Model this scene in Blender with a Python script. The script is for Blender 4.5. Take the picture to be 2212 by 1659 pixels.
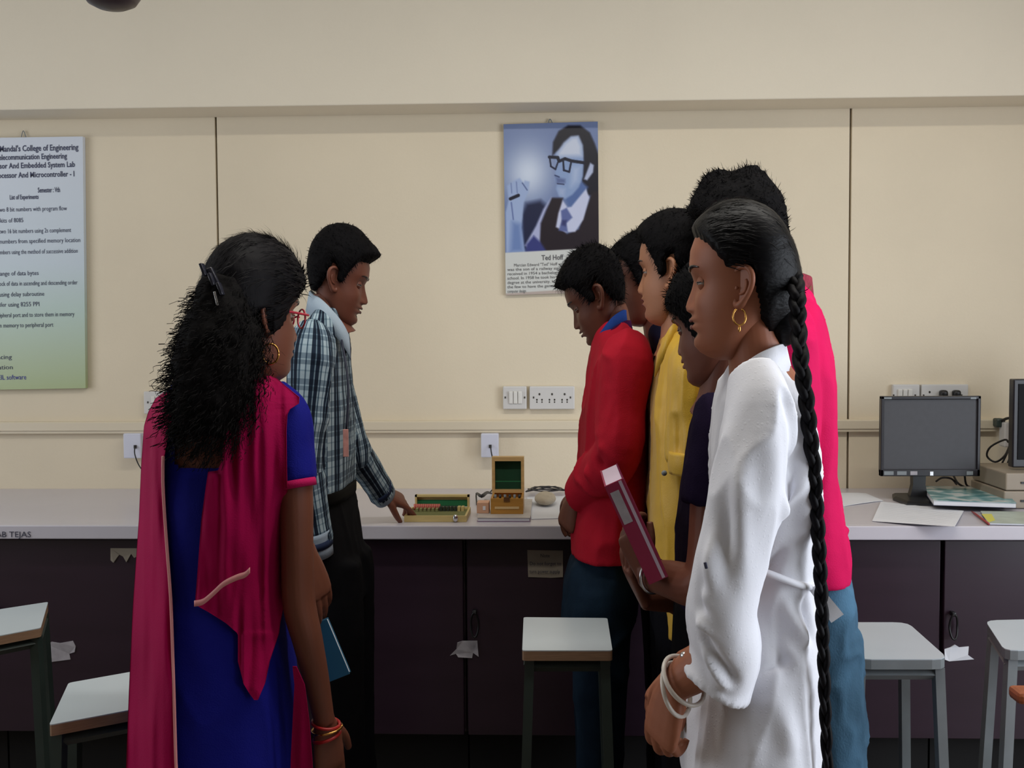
import bpy, bmesh, math, random
import numpy as np
from mathutils import Matrix, Vector
random.seed(7); RNG = np.random.default_rng(7)
sc = bpy.context.scene
for o in list(bpy.data.objects): bpy.data.objects.remove(o)
COL = sc.collection
R = math.radians

# ------------------------------------------------------------------ camera, light, exposure
F = 2300.0; W0, H0 = 2212, 1659; EYE = 1.45
cd = bpy.data.cameras.new('camera'); cam = bpy.data.objects.new('camera', cd); COL.objects.link(cam)
cd.sensor_width = 36.0; cd.lens = F / W0 * 36.0; cd.clip_start = 0.05; cd.clip_end = 60
CM = (Matrix.Translation((0, 0, EYE)) @ Matrix.Rotation(R(2.14), 4, 'Z')
      @ Matrix.Rotation(R(90 - 2.73), 4, 'X') @ Matrix.Rotation(R(-0.34), 4, 'Z'))
cam.matrix_world = CM
sc.camera = cam
CR = np.array(CM.to_3x3())

def P(px, py, Y):
    """the point of the photograph's pixel on the vertical plane y = Y, metres"""
    d = CR @ np.array([(px - W0 / 2) / F, -(py - H0 / 2) / F, -1.0])
    t = Y / d[1]
    return np.array([0, 0, EYE]) + d * t

def PX(p):
    d = (np.asarray(p) - np.array([0, 0, EYE])) @ CR
    return d[..., 0] / -d[..., 2] * F + W0 / 2

def PZ(px, py, z):
    d = CR @ np.array([(px - W0 / 2) / F, -(py - H0 / 2) / F, -1.0])
    t = (z - EYE) / d[2]
    return np.array([0, 0, EYE]) + d * t

sc.view_settings.view_transform = 'Standard'; sc.view_settings.look = 'None'
sc.view_settings.gamma = 1.0; sc.view_settings.use_curve_mapping = False
sc.view_settings.exposure = -0.36
w = bpy.data.worlds.new('daylight'); sc.world = w; w.use_nodes = True
w.node_tree.nodes['Background'].inputs[0].default_value = (0.75, 0.85, 1.0, 1)
w.node_tree.nodes['Background'].inputs[1].default_value = 1.0

def area(name, loc, rot, sx, sy, power, col):
    l = bpy.data.lights.new(name, 'AREA'); l.shape = 'RECTANGLE'; l.size = sx; l.size_y = sy
    l.energy = power; l.color = col
    o = bpy.data.objects.new(name, l); COL.objects.link(o); o.location = loc; o.rotation_euler = rot
    return o
# daylight coming in through the two side windows (right one stronger), tube light on the ceiling
RX, LX, BY, WY, CZ = 2.6, -2.9, -2.4, 3.73, 2.95
area('daylight_right', (RX + 0.12, 0.95, 1.45), (0, R(90), 0), 2.1, 2.6, 112, (0.86, 0.92, 1.0))
area('daylight_left', (LX - 0.12, 1.9, 1.75), (0, R(-90), 0), 1.5, 2.4, 36, (0.92, 0.95, 1.0))
area('tube_glow', (0.3, 1.9, CZ - 0.12), (0, 0, 0), 2.2, 0.15, 34, (1.0, 0.97, 0.9))

# ------------------------------------------------------------------ helpers
def lin(c):
    c = [v / 255.0 for v in c[:3]]
    return tuple(v / 12.92 if v <= 0.04045 else ((v + 0.055) / 1.055) ** 2.4 for v in c) + (1,)

def mat(name, rgb, rough=0.6, var=0.0, vscale=8, bump=0.0, bscale=200, spec=0.5, metal=0.0, sheen=0.0, aniso=(1, 1, 1), emit=0, trans=0.0):
    m = bpy.data.materials.new(name); m.use_nodes = True
    nt = m.node_tree; b = nt.nodes['Principled BSDF']
    b.inputs['Base Color'].default_value = lin(rgb); b.inputs['Roughness'].default_value = rough
    b.inputs['Specular IOR Level'].default_value = spec; b.inputs['Metallic'].default_value = metal
    if sheen: b.inputs['Sheen Weight'].default_value = sheen; b.inputs['Sheen Roughness'].default_value = 0.5
    if emit:
        b.inputs['Emission Color'].default_value = lin(rgb); b.inputs['Emission Strength'].default_value = emit
    tc = nt.nodes.new('ShaderNodeTexCoord'); mp = nt.nodes.new('ShaderNodeMapping')
    mp.inputs['Scale'].default_value = aniso
    nt.links.new(tc.outputs['Object'], mp.inputs['Vector'])
    if var:
        n = nt.nodes.new('ShaderNodeTexNoise'); n.inputs['Scale'].default_value = vscale; n.inputs['Detail'].default_value = 5
        nt.links.new(mp.outputs[0], n.inputs['Vector'])
        cr = nt.nodes.new('ShaderNodeValToRGB')
        c = lin(rgb)
        cr.color_ramp.elements[0].position = 0.3; cr.color_ramp.elements[1].position = 0.7
        cr.color_ramp.elements[0].color = tuple(v * (1 - var) for v in c[:3]) + (1,)
        cr.color_ramp.elements[1].color = tuple(min(1, v * (1 + var)) for v in c[:3]) + (1,)
        nt.links.new(n.outputs['Fac'], cr.inputs['Fac']); nt.links.new(cr.outputs['Color'], b.inputs['Base Color'])
    if bump:
        n2 = nt.nodes.new('ShaderNodeTexNoise'); n2.inputs['Scale'].default_value = bscale; n2.inputs['Detail'].default_value = 3
        nt.links.new(mp.outputs[0], n2.inputs['Vector'])
        bp = nt.nodes.new('ShaderNodeBump'); bp.inputs['Strength'].default_value = bump; bp.inputs['Distance'].default_value = 0.002
        nt.links.new(n2.outputs['Fac'], bp.inputs['Height']); nt.links.new(bp.outputs[0], b.inputs['Normal'])
    return m

def mesh_obj(name, V, Fc, m, parent=None, smooth=False, mi=None, uvs=None):
    me = bpy.data.meshes.new(name)
    me.from_pydata([tuple(float(c) for c in v) for v in V], [], [tuple(int(i) for i in f) for f in Fc])
    ms = m if isinstance(m, (list, tuple)) else [m]
    for q in ms: me.materials.append(q)
    if mi is not None: me.polygons.foreach_set('material_index', np.asarray(mi, dtype=np.int32))
    if smooth: me.polygons.foreach_set('use_smooth', np.ones(len(me.polygons), dtype=bool))
    me.update()
    o = bpy.data.objects.new(name, me); COL.objects.link(o)
    if parent is not None: o.parent = parent
    return o

def tag(o, label=None, cat=None, group=None, kind=None):
    if label: o['label'] = label
    if cat: o['category'] = cat
    if group: o['group'] = group
    if kind: o['kind'] = kind
    return o

def thing(name, label, cat, loc=(0, 0, 0), group=None):
    o = bpy.data.objects.new(name, None); COL.objects.link(o); o.empty_display_size = 0.05
    o.location = tuple(float(c) for c in loc)
    bpy.context.view_layer.update()
    return tag(o, label, cat, group)

def adopt(o, root):
    """parent o to root, keeping world coordinates of its mesh"""
    o.parent = root
    o.matrix_parent_inverse = root.matrix_world.inverted()
    return o

class MB:
    def __init__(s): s.V = []; s.F = []; s.M = []; s.n = 0
    def add(s, V, Fc, mi=0):
        s.V.append(np.asarray(V, float)); s.F += [tuple(i + s.n for i in f) for f in Fc]; s.M += [mi] * len(Fc)
        s.n += len(V); return s
    def box(s, c, d, mi=0, rot=None, bev=0.0):
        bm = bmesh.new(); bmesh.ops.create_cube(bm, size=1)
        for v in bm.verts: v.co = Vector((v.co.x * d[0], v.co.y * d[1], v.co.z * d[2]))
        if bev: bmesh.ops.bevel(bm, geom=bm.edges[:], offset=bev, segments=2, affect='EDGES', profile=0.5)
        M = rot if rot is not None else Matrix.Identity(3)
        bm.verts.index_update()
        V = [np.array(M @ v.co) + np.array(c) for v in bm.verts]; Fc = [[v.index for v in f.verts] for f in bm.faces]
        bm.free(); return s.add(V, Fc, mi)
    def loft(s, rings, mi=0, caps=True, closed=True):
        n = len(rings[0]); V = np.concatenate(rings); Fc = []
        for i in range(len(rings) - 1):
            for j in range(n if closed else n - 1):
                k = (j + 1) % n
                Fc.append((i * n + j, i * n + k, (i + 1) * n + k, (i + 1) * n + j))
        if caps:
            Fc.append(tuple(range(n))[::-1]); Fc.append(tuple((len(rings) - 1) * n + j for j in range(n)))
        return s.add(V, Fc, mi)
    def tube(s, pts, rad, seg=16, mi=0, q=1.0, sub=4, flat=None):
        pts, rad = spline(pts, rad, sub)
        rings = []; up = None
        for i in range(len(pts)):
            a = pts[max(i - 1, 0)]; b = pts[min(i + 1, len(pts) - 1)]; t = b - a; t = t / (np.linalg.norm(t) + 1e-9)
            if up is None:
                up = np.array([0, 0, 1.0]) if abs(t[2]) < 0.8 else np.array([0, 1.0, 0])
            u = np.cross(t, up); u /= np.linalg.norm(u) + 1e-9; v = np.cross(u, t); up = v
            th = np.linspace(0, 2 * math.pi, seg, endpoint=False)
            fl = 1.0 if flat is None else flat
            off = (np.cos(th)[:, None] * u + np.sin(th)[:, None] * v * fl) * rad[i]
            off[:, 0] *= q
            rings.append(pts[i] + off)
        return s.loft(rings, mi)
    def ell(s, c, r, mi=0, rot=None, nu=20, nv=12):
        V = []; Fc = []
        rings = []
        for i in range(nv + 1):
            ph = math.pi * (i / nv) * 0.998 + 0.001 * math.pi
            th = np.linspace(0, 2 * math.pi, nu, endpoint=False)
            pts = np.stack([np.sin(ph) * np.cos(th) * r[0], np.sin(ph) * np.sin(th) * r[1], np.full(nu, np.cos(ph) * r[2])], 1)
            if rot is not None: pts = pts @ np.array(rot).T
            rings.append(pts + np.array(c))
        return s.loft(rings[::-1], mi)
    def obj(s, name, m, parent=None, smooth=False):
        o = mesh_obj(name, np.concatenate(s.V), s.F, m, None, smooth, s.M)
        if parent is not None: adopt(o, parent)
        return o

def spline(pts, rad, sub):
    pts = [np.asarray(p, float) for p in pts]; rad = list(rad)
    if sub <= 1 or len(pts) < 2: return pts, rad
    op, orr = [], []
    n = len(pts)
    for i in range(n - 1):
        p0 = pts[max(i - 1, 0)]; p1 = pts[i]; p2 = pts[i + 1]; p3 = pts[min(i + 2, n - 1)]
        r0 = rad[max(i - 1, 0)]; r1 = rad[i]; r2 = rad[i + 1]; r3 = rad[min(i + 2, n - 1)]
        for k in range(sub):
            t = k / sub
            f = lambda a, b, c, d: 0.5 * ((2 * b) + (-a + c) * t + (2 * a - 5 * b + 4 * c - d) * t * t + (-a + 3 * b - 3 * c + d) * t ** 3)
            op.append(f(p0, p1, p2, p3)); orr.append(max(1e-4, f(r0, r1, r2, r3)))
    op.append(pts[-1]); orr.append(rad[-1])
    return op, orr

def _hash(ix, iy, iz, k):
    h = (ix * 374761393 + iy * 668265263 + iz * 1274126177 + k * 974634777) & 0xffffffff
    h = ((h ^ (h >> 13)) * 1274126177) & 0xffffffff
    h = h ^ (h >> 16)
    return (h & 0xffff) / 32767.5 - 1.0
def noise(p, k=0):
    p = np.asarray(p); i = np.floor(p).astype(np.int64); f = p - i; u = f * f * (3 - 2 * f); out = 0
    for a in (0, 1):
        for b in (0, 1):
            for c in (0, 1):
                wgt = (u[:, 0] if a else 1 - u[:, 0]) * (u[:, 1] if b else 1 - u[:, 1]) * (u[:, 2] if c else 1 - u[:, 2])
                out = out + wgt * _hash(i[:, 0] + a, i[:, 1] + b, i[:, 2] + c, k)
    return out
def fbm(p, k=0, o=3):
    s = 0; a = 1.0
    for j in range(o): s = s + a * noise(p * (2 ** j) + 17.3 * j, k + j); a *= 0.5
    return s / 1.6

def remesh(mb, voxel, smooth_it=6, fac=0.5):
    """the joined lofts grown into one continuous surface"""
    me = bpy.data.meshes.new('tmp'); me.from_pydata([tuple(v) for v in np.concatenate(mb.V)], [], mb.F); me.update()
    bm = bmesh.new(); bm.from_mesh(me); bmesh.ops.recalc_face_normals(bm, faces=bm.faces[:]); bm.to_mesh(me); bm.free()
    o = bpy.data.objects.new('tmp', me); COL.objects.link(o)
    md = o.modifiers.new('r', 'REMESH'); md.mode = 'VOXEL'; md.voxel_size = voxel
    if smooth_it:
        sm = o.modifiers.new('s', 'SMOOTH'); sm.iterations = smooth_it; sm.factor = fac
    dg = bpy.context.evaluated_depsgraph_get(); ev = o.evaluated_get(dg); m2 = ev.to_mesh()
    n = len(m2.vertices); V = np.empty(n * 3); m2.vertices.foreach_get('co', V); V = V.reshape(-1, 3)
    N = np.empty(n * 3); m2.vertices.foreach_get('normal', N); N = N.reshape(-1, 3)
    Fc = [tuple(p.vertices) for p in m2.polygons]
    ev.to_mesh_clear(); bpy.data.objects.remove(o); bpy.data.meshes.remove(me)
    return V, N, Fc

def seg_dist(V, A, B):
    A = np.asarray(A); B = np.asarray(B); d = B - A; L2 = d @ d + 1e-12
    t = np.clip(((V - A) @ d) / L2, 0, 1)
    return np.linalg.norm(V - (A + t[:, None] * d), axis=1), t

def text(body, px, py, Y, hpx, m, parent, name='lettering', align='LEFT', bold=False, dy=-0.002, wpx=None, rotz=0):
    """flat lettering lying on a vertical board"""
    cu = bpy.data.curves.new('t', 'FONT'); cu.body = body; cu.size = 1.0; cu.align_x = align; cu.resolution_u = 2
    if bold: cu.offset = 0.018
    o = bpy.data.objects.new('t', cu); COL.objects.link(o)
    dg = bpy.context.evaluated_depsgraph_get(); me = bpy.data.meshes.new_from_object(o.evaluated_get(dg))
    bpy.data.objects.remove(o)
    n = len(me.vertices); V = np.empty(n * 3); me.vertices.foreach_get('co', V); V = V.reshape(-1, 3)
    s = hpx * Y / F / 0.72
    wd = V[:, 0].max() - V[:, 0].min()
    sx = s * 0.76 if wpx is None else wpx * Y / F / wd
    p = P(px, py, Y)
    c = math.cos(rotz); sn = math.sin(rotz)
    X = V[:, 0] * sx; Z = (V[:, 1] - 0.0) * s
    out = np.stack([p[0] + X * c - Z * sn, np.full(n, Y + dy), p[2] + X * sn + Z * c], 1)
    Fc = [tuple(q.vertices) for q in me.polygons]
    ob = mesh_obj(name, out, Fc, m)
    adopt(ob, parent); return ob
# ------------------------------------------------------------------ materials
M = {}
M['wall'] = mat('cream_paint', (220, 207, 182), 0.75, 0.03, 2.5, 0.25, 120)
M['beam'] = mat('cream_beam', (220, 210, 190), 0.8, 0.03, 2.0, 0.25, 120)
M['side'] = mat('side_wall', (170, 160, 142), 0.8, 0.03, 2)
M['groove'] = mat('joint_dark', (96, 82, 62), 0.9)
M['trunk'] = mat('trunking', (214, 202, 178), 0.5)
M['ceil'] = mat('ceiling_white', (215, 208, 195), 0.9, 0.02, 3)
M['floor'] = mat('floor_tile', (120, 108, 95), 0.35, 0.08, 4)
M['top'] = mat('laminate_top', (196, 192, 200), 0.28, 0.02, 6)
M['cab'] = mat('dark_laminate', (46, 31, 43), 0.32, 0.10, 3, aniso=(1, 1, 6))
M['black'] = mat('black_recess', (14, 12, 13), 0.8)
M['blackp'] = mat('black_plastic', (20, 20, 22), 0.4)
M['white'] = mat('white_plastic', (205, 203, 200), 0.4)
M['white2'] = mat('switch_rocker', (222, 220, 214), 0.3)
M['hole'] = mat('socket_hole', (60, 56, 50), 0.7)
M['paper'] = mat('paper', (220, 222, 228), 0.8, 0.02, 12)
M['tornp'] = mat('torn_paper', (165, 160, 165), 0.9, 0.12, 40, 0.5, 60)
M['note'] = mat('note_paper', (150, 140, 125), 0.9, 0.06, 20)
M['ink'] = mat('ink', (42, 42, 62), 0.8)
M['inkb'] = mat('blue_ink', (60, 60, 150), 0.8)
M['wood'] = mat('pale_wood', (196, 160, 104), 0.5, 0.12, 10, aniso=(1, 8, 8))
M['wood2'] = mat('brown_box_wood', (176, 126, 52), 0.5, 0.12, 10, aniso=(1, 8, 8))
M['felt'] = mat('green_felt', (18, 62, 40), 0.95, 0.1, 20)
M['felt2'] = mat('green_lining', (30, 104, 62), 0.9)
M['stool'] = mat('grey_blue_laminate', (186, 196, 202), 0.3, 0.02, 8)
M['ply'] = mat('ply_edge', (150, 118, 92), 0.7, 0.15, 30, aniso=(1, 1, 12))
M['iron'] = mat('green_grey_paint', (46, 58, 54), 0.45, 0.12, 12)
M['iron2'] = mat('grey_paint', (120, 126, 128), 0.4, 0.1, 12)
M['gold'] = mat('gold', (220, 165, 90), 0.25, metal=1.0)
M['silver'] = mat('silver', (210, 210, 212), 0.25, metal=1.0)
M['cable'] = mat('cable', (28, 26, 28), 0.5)
M['screen'] = mat('dark_screen', (64, 64, 68), 0.55, 0.05, 60)
M['bezel'] = mat('bezel', (26, 24, 30), 0.35)

# ------------------------------------------------------------------ the room
def slab(name, c, d, m, kind='structure', bev=0):
    o = MB().box(c, d, 0, None, bev).obj(name, m); o['kind'] = kind; return o
XC = (RX + LX) / 2; XW = RX - LX; YC = (WY + BY) / 2; YW = WY - BY
slab('floor', (XC, YC, -0.05), (XW + .4, YW + .4, 0.1), M['floor'])
slab('ceiling', (XC, YC, CZ + 0.05), (XW + .4, YW + .4, 0.1), M['ceil'])
slab('wall_rear', (XC, BY - 0.05, CZ / 2), (XW + .4, 0.1, CZ), mat('rear_wall', (96, 88, 80), .8))
def wall_open(name, x, y0, y1):
    mb = MB(); z0, z1 = (0.38 if x > 0 else 0.95), 2.5
    mb.box((x, YC, z0 / 2), (0.1, YW, z0)); mb.box((x, YC, (z1 + CZ) / 2), (0.1, YW, CZ - z1))
    mb.box((x, (BY + y0) / 2, (z0 + z1) / 2), (0.1, y0 - BY, z1 - z0)); mb.box((x, (y1 + WY) / 2, (z0 + z1) / 2), (0.1, WY - y1, z1 - z0))
    o = mb.obj(name, M['side']); o['kind'] = 'structure'
    return z0, z1
for nm, wn, x, y0, y1 in (('wall_right', 'window_1', RX + .05, -0.35, 2.25), ('wall_left', 'window_2', LX - .05, 0.7, 3.1)):
    z0, z1 = wall_open(nm, x, y0, y1)
    fr = MB()
    for yy in (y0 + .02, (y0 + y1) / 2, y1 - .02): fr.box((x, yy, (z0 + z1) / 2), (0.05, 0.04, z1 - z0))
    for zz in (z0 + .02, z1 - .02): fr.box((x, (y0 + y1) / 2, zz), (0.05, y1 - y0, 0.04))
    f = fr.obj(wn, M['white']); f['kind'] = 'structure'

# front wall: three panels with recessed vertical joints
jx = [P(470, 500, WY)[0], P(1836, 500, WY)[0]]
wb = slab('wall_front', (XC, WY + 0.10, CZ / 2), (XW + .2, 0.14, CZ), M['groove'])
xs = [LX] + jx + [RX]
for i in range(3):
    g = 0.0035
    a = xs[i] + (g if i else 0); b = xs[i + 1] - (g if i < 2 else 0)
    p = MB().box(((a + b) / 2, WY + 0.016, CZ / 2), (b - a, 0.032, CZ), 0, None, 0.002).obj('wall_panel', M['wall'])
    adopt(p, wb)
# the concrete beam over the wall
zb = P(1106, 222, WY - 0.17)[2]
slab('trim_1', (XC, WY - 0.085, (zb + CZ) / 2), (XW, 0.17, CZ - zb), M['beam'], bev=0.004)
# the flat cable trunking along the wall
z1 = P(900, 934, WY)[2]; z0_ = P(900, 908, WY)[2]
tr = slab('trim_2', (XC, WY - 0.011, (z1 + z0_) / 2), (XW, 0.022, z0_ - z1), M['trunk'], bev=0.002)
lid = MB().box((XC, WY - 0.024, (z1 + z0_) / 2 + 0.004), (XW, 0.006, (z0_ - z1) * 0.7), 0, None, 0.002).obj('trunking_lid', M['trunk']); adopt(lid, tr)

# ------------------------------------------------------------------ laboratory counter
CF = 3.0; HC = PZ(1106, 1137, 0)[2] * 0 + 0.905
zt = P(1106, 1136, CF)[2]; zt2 = P(1106, 1166, CF)[2]
HC = zt; TH = zt - zt2
ct = thing('worktop', 'long pale grey laminate worktop running along the wall', 'worktop', (XC, (CF + WY) / 2, HC - TH))
adopt(MB().box((XC, (CF + WY) / 2 + 0.01, HC - 0.009), (XW, WY - CF - 0.02, 0.018), 0, None, 0.002).obj('top_board', M['top']), ct)
adopt(MB().box((XC, CF + 0.011, HC - TH / 2), (XW, 0.022, TH), 0, None, 0.003).obj('front_edge', M['top']), ct)
text('LAB TEJAS', -18, 1160, CF, 13, M['ink'], ct, 'edge_writing', wpx=88)
# cabinets below
cabf = CF + 0.05
edges = [-1060, -545, -25, 490, 1005, 1520, 2035, 2550, 3000]
zc0 = P(1106, 1590, cabf)[2]; zc1 = HC - TH
ci = 0
cab_labels = ['dark cabinet below the counter left end, mostly out of frame',
              'dark cabinet behind the two left stools under the counter',
              'dark cabinet under the counter between the plaid shirt and the paper note',
              'purple-brown cabinet under the right counter with black ring handle',
              'purple-brown cabinet past the right edge of the counter']
for k in range(0, 8, 2):
    ex = [P(edges[k + j], 1300, cabf)[0] for j in range(3)]
    if ex[0] > RX - .1: continue
    ex = [min(RX - .01, max(LX + .01, v)) for v in ex]
    ca = thing('cabinet', cab_labels[k // 2], 'cabinet', ((ex[0] + ex[2]) / 2, (cabf + WY) / 2, 0), 'cabinets under the counter')
    c = MB(); xm = (ex[0] + ex[2]) / 2; wd = ex[2] - ex[0] - 0.004
    c.box((xm, (cabf + .02 + WY - .01) / 2, (zc0 + zc1) / 2), (wd, WY - .03 - cabf - .02, zc1 - zc0 - 0.002))
    adopt(c.obj('carcass', M['cab']), ca)
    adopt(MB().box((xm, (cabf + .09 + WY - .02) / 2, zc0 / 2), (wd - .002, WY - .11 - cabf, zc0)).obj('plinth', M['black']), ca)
    for j in range(2):
        a, b = ex[j] + 0.006, ex[j + 1] - 0.006
        if b - a < 0.05: continue
        d = MB().box(((a + b) / 2, cabf + 0.01, (zc0 + zc1) / 2 - .004), (b - a, 0.018, zc1 - zc0 - 0.012), 0, None, 0.002).obj('door', M['cab']); adopt(d, ca)
        hp = P(0, 1342, cabf)[2]; th = np.linspace(0, 2 * math.pi, 25)
        hx = a + 0.022
        if k == 4 and j == 1: continue
        hm = MB().tube([np.array([hx + 0.011 * math.sin(t), cabf - 0.012 - 0.008 * abs(math.cos(t)), hp + 0.036 * math.cos(t)]) for t in th], [0.003] * 25, 8, sub=1)
        hm.box((hx, cabf - 0.008, hp + .036), (.012, .024, .012), 0, None, .002)
        h = hm.obj('ring_handle', M['blackp'], None, True); h.parent = d; h.matrix_parent_inverse = d.matrix_world.inverted()

# papers stuck on the cabinets
def scrap(name, pts, Y, m, label, cat='paper', th=0.0012, dy=0.0):
    """a flat scrap of paper with a torn outline stuck to the panel"""
    pp = [P(x, y, Y) for x, y in pts]; n = len(pp)
    V = [p + np.array([0, -th - dy - 0.0015 * ((i * 7) % 3), 0]) for i, p in enumerate(pp)] + [p for p in pp]
    Fc = [tuple(range(n))[::-1], tuple(range(n, 2 * n))] + [(i, (i + 1) % n, (i + 1) % n + n, i + n) for i in range(n)]
    o = mesh_obj(name, V, Fc, m); return tag(o, label, cat)
fy = cabf + 0.001
scrap('torn_paper', [(102, 1392), (112, 1386), (130, 1389), (158, 1384), (164, 1396), (162, 1408), (150, 1412), (153, 1424), (112, 1429), (106, 1412)], fy, M['tornp'], 'torn white paper scrap on the dark cabinet between the left stools')
scrap('torn_paper', [(972, 1416), (986, 1402), (988, 1388), (1000, 1384), (1031, 1384), (1034, 1418), (1022, 1410), (1020, 1421), (990, 1419), (985, 1412)], fy, M['tornp'], 'torn white paper scrap on the dark cabinet in the middle')
scrap('torn_paper', [(2040, 1402), (2052, 1398), (2062, 1392), (2072, 1398), (2092, 1396), (2090, 1414), (2104, 1424), (2050, 1428), (2040, 1424)], fy, M['paper'], 'torn white tape scrap below the ring handle on the right cabinet')
scrap('torn_paper', [(239, 1184), (300, 1184), (300, 1200), (290, 1205), (284, 1196), (274, 1214), (266, 1202), (258, 1198), (246, 1215), (239, 1210)], fy, M['note'], 'brownish torn note under the left counter edge beside the magenta scarf')
nt_ = scrap('paper_note', [(1139, 1188), (1216, 1189), (1216, 1246), (1190, 1248), (1141, 1246)], fy, M['note'], 'small printed paper note on the cabinet beside the dark jeans', 'note')
for b_, x_, y_, w_ in (('Note', 1167, 1203, 20), ('Do not forget to', 1144, 1220, 68), ('turn power supply', 1144, 1237, 66)):
    text(b_, x_, y_, fy, 8, M['ink'], nt_, 'printing', wpx=w_, dy=-0.0055)

# ------------------------------------------------------------------ fan (its hub bottom just shows)
fan = thing('ceiling_fan', 'dark rounded hub of a ceiling fan at the top edge, upper left', 'fan', P(242, -120, 2.2))
hb = P(242, 21, 2.2)
mb = MB(); rr = [0.004, 0.03, 0.048, 0.058, 0.062, 0.062, 0.05, 0.02]; zz = [0, 0.004, 0.013, 0.028, 0.05, 0.09, 0.11, 0.12]
mb.loft([np.stack([hb[0] + r_ * np.cos(np.linspace(0, 2 * math.pi, 32, endpoint=False)), hb[1] + r_ * np.sin(np.linspace(0, 2 * math.pi, 32, endpoint=False)), np.full(32, hb[2] + z_)], 1) for r_, z_ in zip(rr, zz)])
adopt(mb.obj('hub', mat('fan_brown', (52, 38, 40), .4), None, True), fan)
adopt(MB().tube([hb + [0, 0, .11], [hb[0], hb[1], CZ]], [.011, .011], 12, sub=1).obj('down_rod', M['blackp'], None, True), fan)
for k in range(3):
    a = R(-90 + 120 * k); ca_, sa = math.cos(a), math.sin(a)
    rot = Matrix.Rotation(a, 3, 'Z') @ Matrix.Rotation(R(8), 3, 'X')
    adopt(MB().box(hb + [ca_ * .27 * .76, sa * .27, .13], (.40, .1, .004), 0, rot, .001).obj('blade', mat('fan_blade', (60, 46, 46), .4)), fan)

# ------------------------------------------------------------------ posters
def board(name, c4, Y, th, m, label, cat):
    pp = [P(x, y, Y) for x, y in c4]
    V = [p + np.array([0, -th, 0]) for p in pp] + pp
    Fc = [(0, 3, 2, 1), (4, 5, 6, 7), (0, 1, 5, 4), (1, 2, 6, 5), (2, 3, 7, 6), (3, 0, 4, 7)]
    return tag(mesh_obj(name, V, Fc, m), label, cat)
pm = bpy.data.materials.new('poster_print'); pm.use_nodes = True
ntp = pm.node_tree; bs = ntp.nodes['Principled BSDF']; bs.inputs['Roughness'].default_value = 0.4
tcn = ntp.nodes.new('ShaderNodeTexCoord'); sp = ntp.nodes.new('ShaderNodeSeparateXYZ'); mr = ntp.nodes.new('ShaderNodeMapRange'); crn = ntp.nodes.new('ShaderNodeValToRGB')
ntp.links.new(tcn.outputs['Object'], sp.inputs[0]); ntp.links.new(sp.outputs['Z'], mr.inputs['Value']); ntp.links.new(mr.outputs[0], crn.inputs[0]); ntp.links.new(crn.outputs[0], bs.inputs['Base Color'])
YP = WY - 0.002
mr.inputs['From Min'].default_value = P(100, 838, YP)[2]; mr.inputs['From Max'].default_value = P(100, 297, YP)[2]
crn.color_ramp.elements[0].color = lin((166, 180, 134)); crn.color_ramp.elements[1].color = lin((206, 212, 222))
for p_, c_ in ((0.12, (172, 188, 158)), (0.3, (178, 198, 188)), (0.5, (192, 204, 212))):
    e = crn.color_ramp.elements.new(p_); e.color = lin(c_)
ps = board('notice_board', [(-420, 306), (184, 297), (190, 838), (-420, 848)], YP, 0.020, pm, 'pale blue-green printed notice board at the left end of the wall', 'poster')
YT = YP - 0.020; INKP = mat('print_ink', (70, 74, 98), .8)
lines = [(330, 177, 260, 13, "Vidya Prasarak Mandal's College of Engineering", 1), (348, 151, 240, 12, 'Electronics And Telecommunication Engineering', 1),
         (366, 168, 235, 12, 'Microprocessor And Embedded System Lab', 1), (387, 168, 260, 12, 'Subject : Microprocessor And Microcontroller - I', 1),
         (416, 131, 49, 11, 'Semester : Vth', 1), (431, 85, 64, 10, 'List of Experiments', 1),
         (459, 149, 210, 10, '1. Addition of two 8 bit numbers with program flow', 0), (482, 53, 90, 10, '2. Study kits of 8085', 0),
         (506, 160, 226, 10, '3. Subtraction of two 16 bit numbers using 2s complement', 0), (528, 181, 250, 10, '4. Add separate numbers from specified memory location', 0),
         (551, 175, 240, 10, '5. Multiply two numbers using the method of successive addition', 0), (597, 88, 150, 10, '6. Block exchange of data bytes', 0),
         (619, 175, 240, 10, '7. Arrange of a block of data in ascending and descending order', 0), (642, 101, 160, 10, '8. Blink port using delay subroutine', 0),
         (664, 90, 150, 10, '9. Data transfer using 8255 PPI', 0), (687, 167, 236, 10, '10. Data from peripheral port and to store them in memory', 0),
         (709, 120, 186, 10, '11. Transfer from memory to peripheral port', 0), (777, 26, 90, 10, '12. Interfacing', 0), (799, 28, 90, 10, '13. Simulation', 0)]
for y_, r_, w_, h_, s_, b_ in lines:
    text(s_, r_ - w_, y_, YT, h_, INKP, ps, 'printed_line', wpx=w_, bold=bool(b_), rotz=R(0.7), dy=-0.0012)
text('using KEIL software', 60 - 100, 821, YT, 11, M['inkb'], ps, 'printed_line', wpx=100, rotz=R(0.7), dy=-0.0012)
# hanging loop
adopt(MB().tube([P(48, 297, YP) + [0, -.006, 0], P(52, 283, YP) + [0, -.006, 0], P(58, 297, YP) + [0, -.006, 0]], [.0015] * 3, 6).obj('hanging_loop', M['iron2']), ps)

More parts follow.
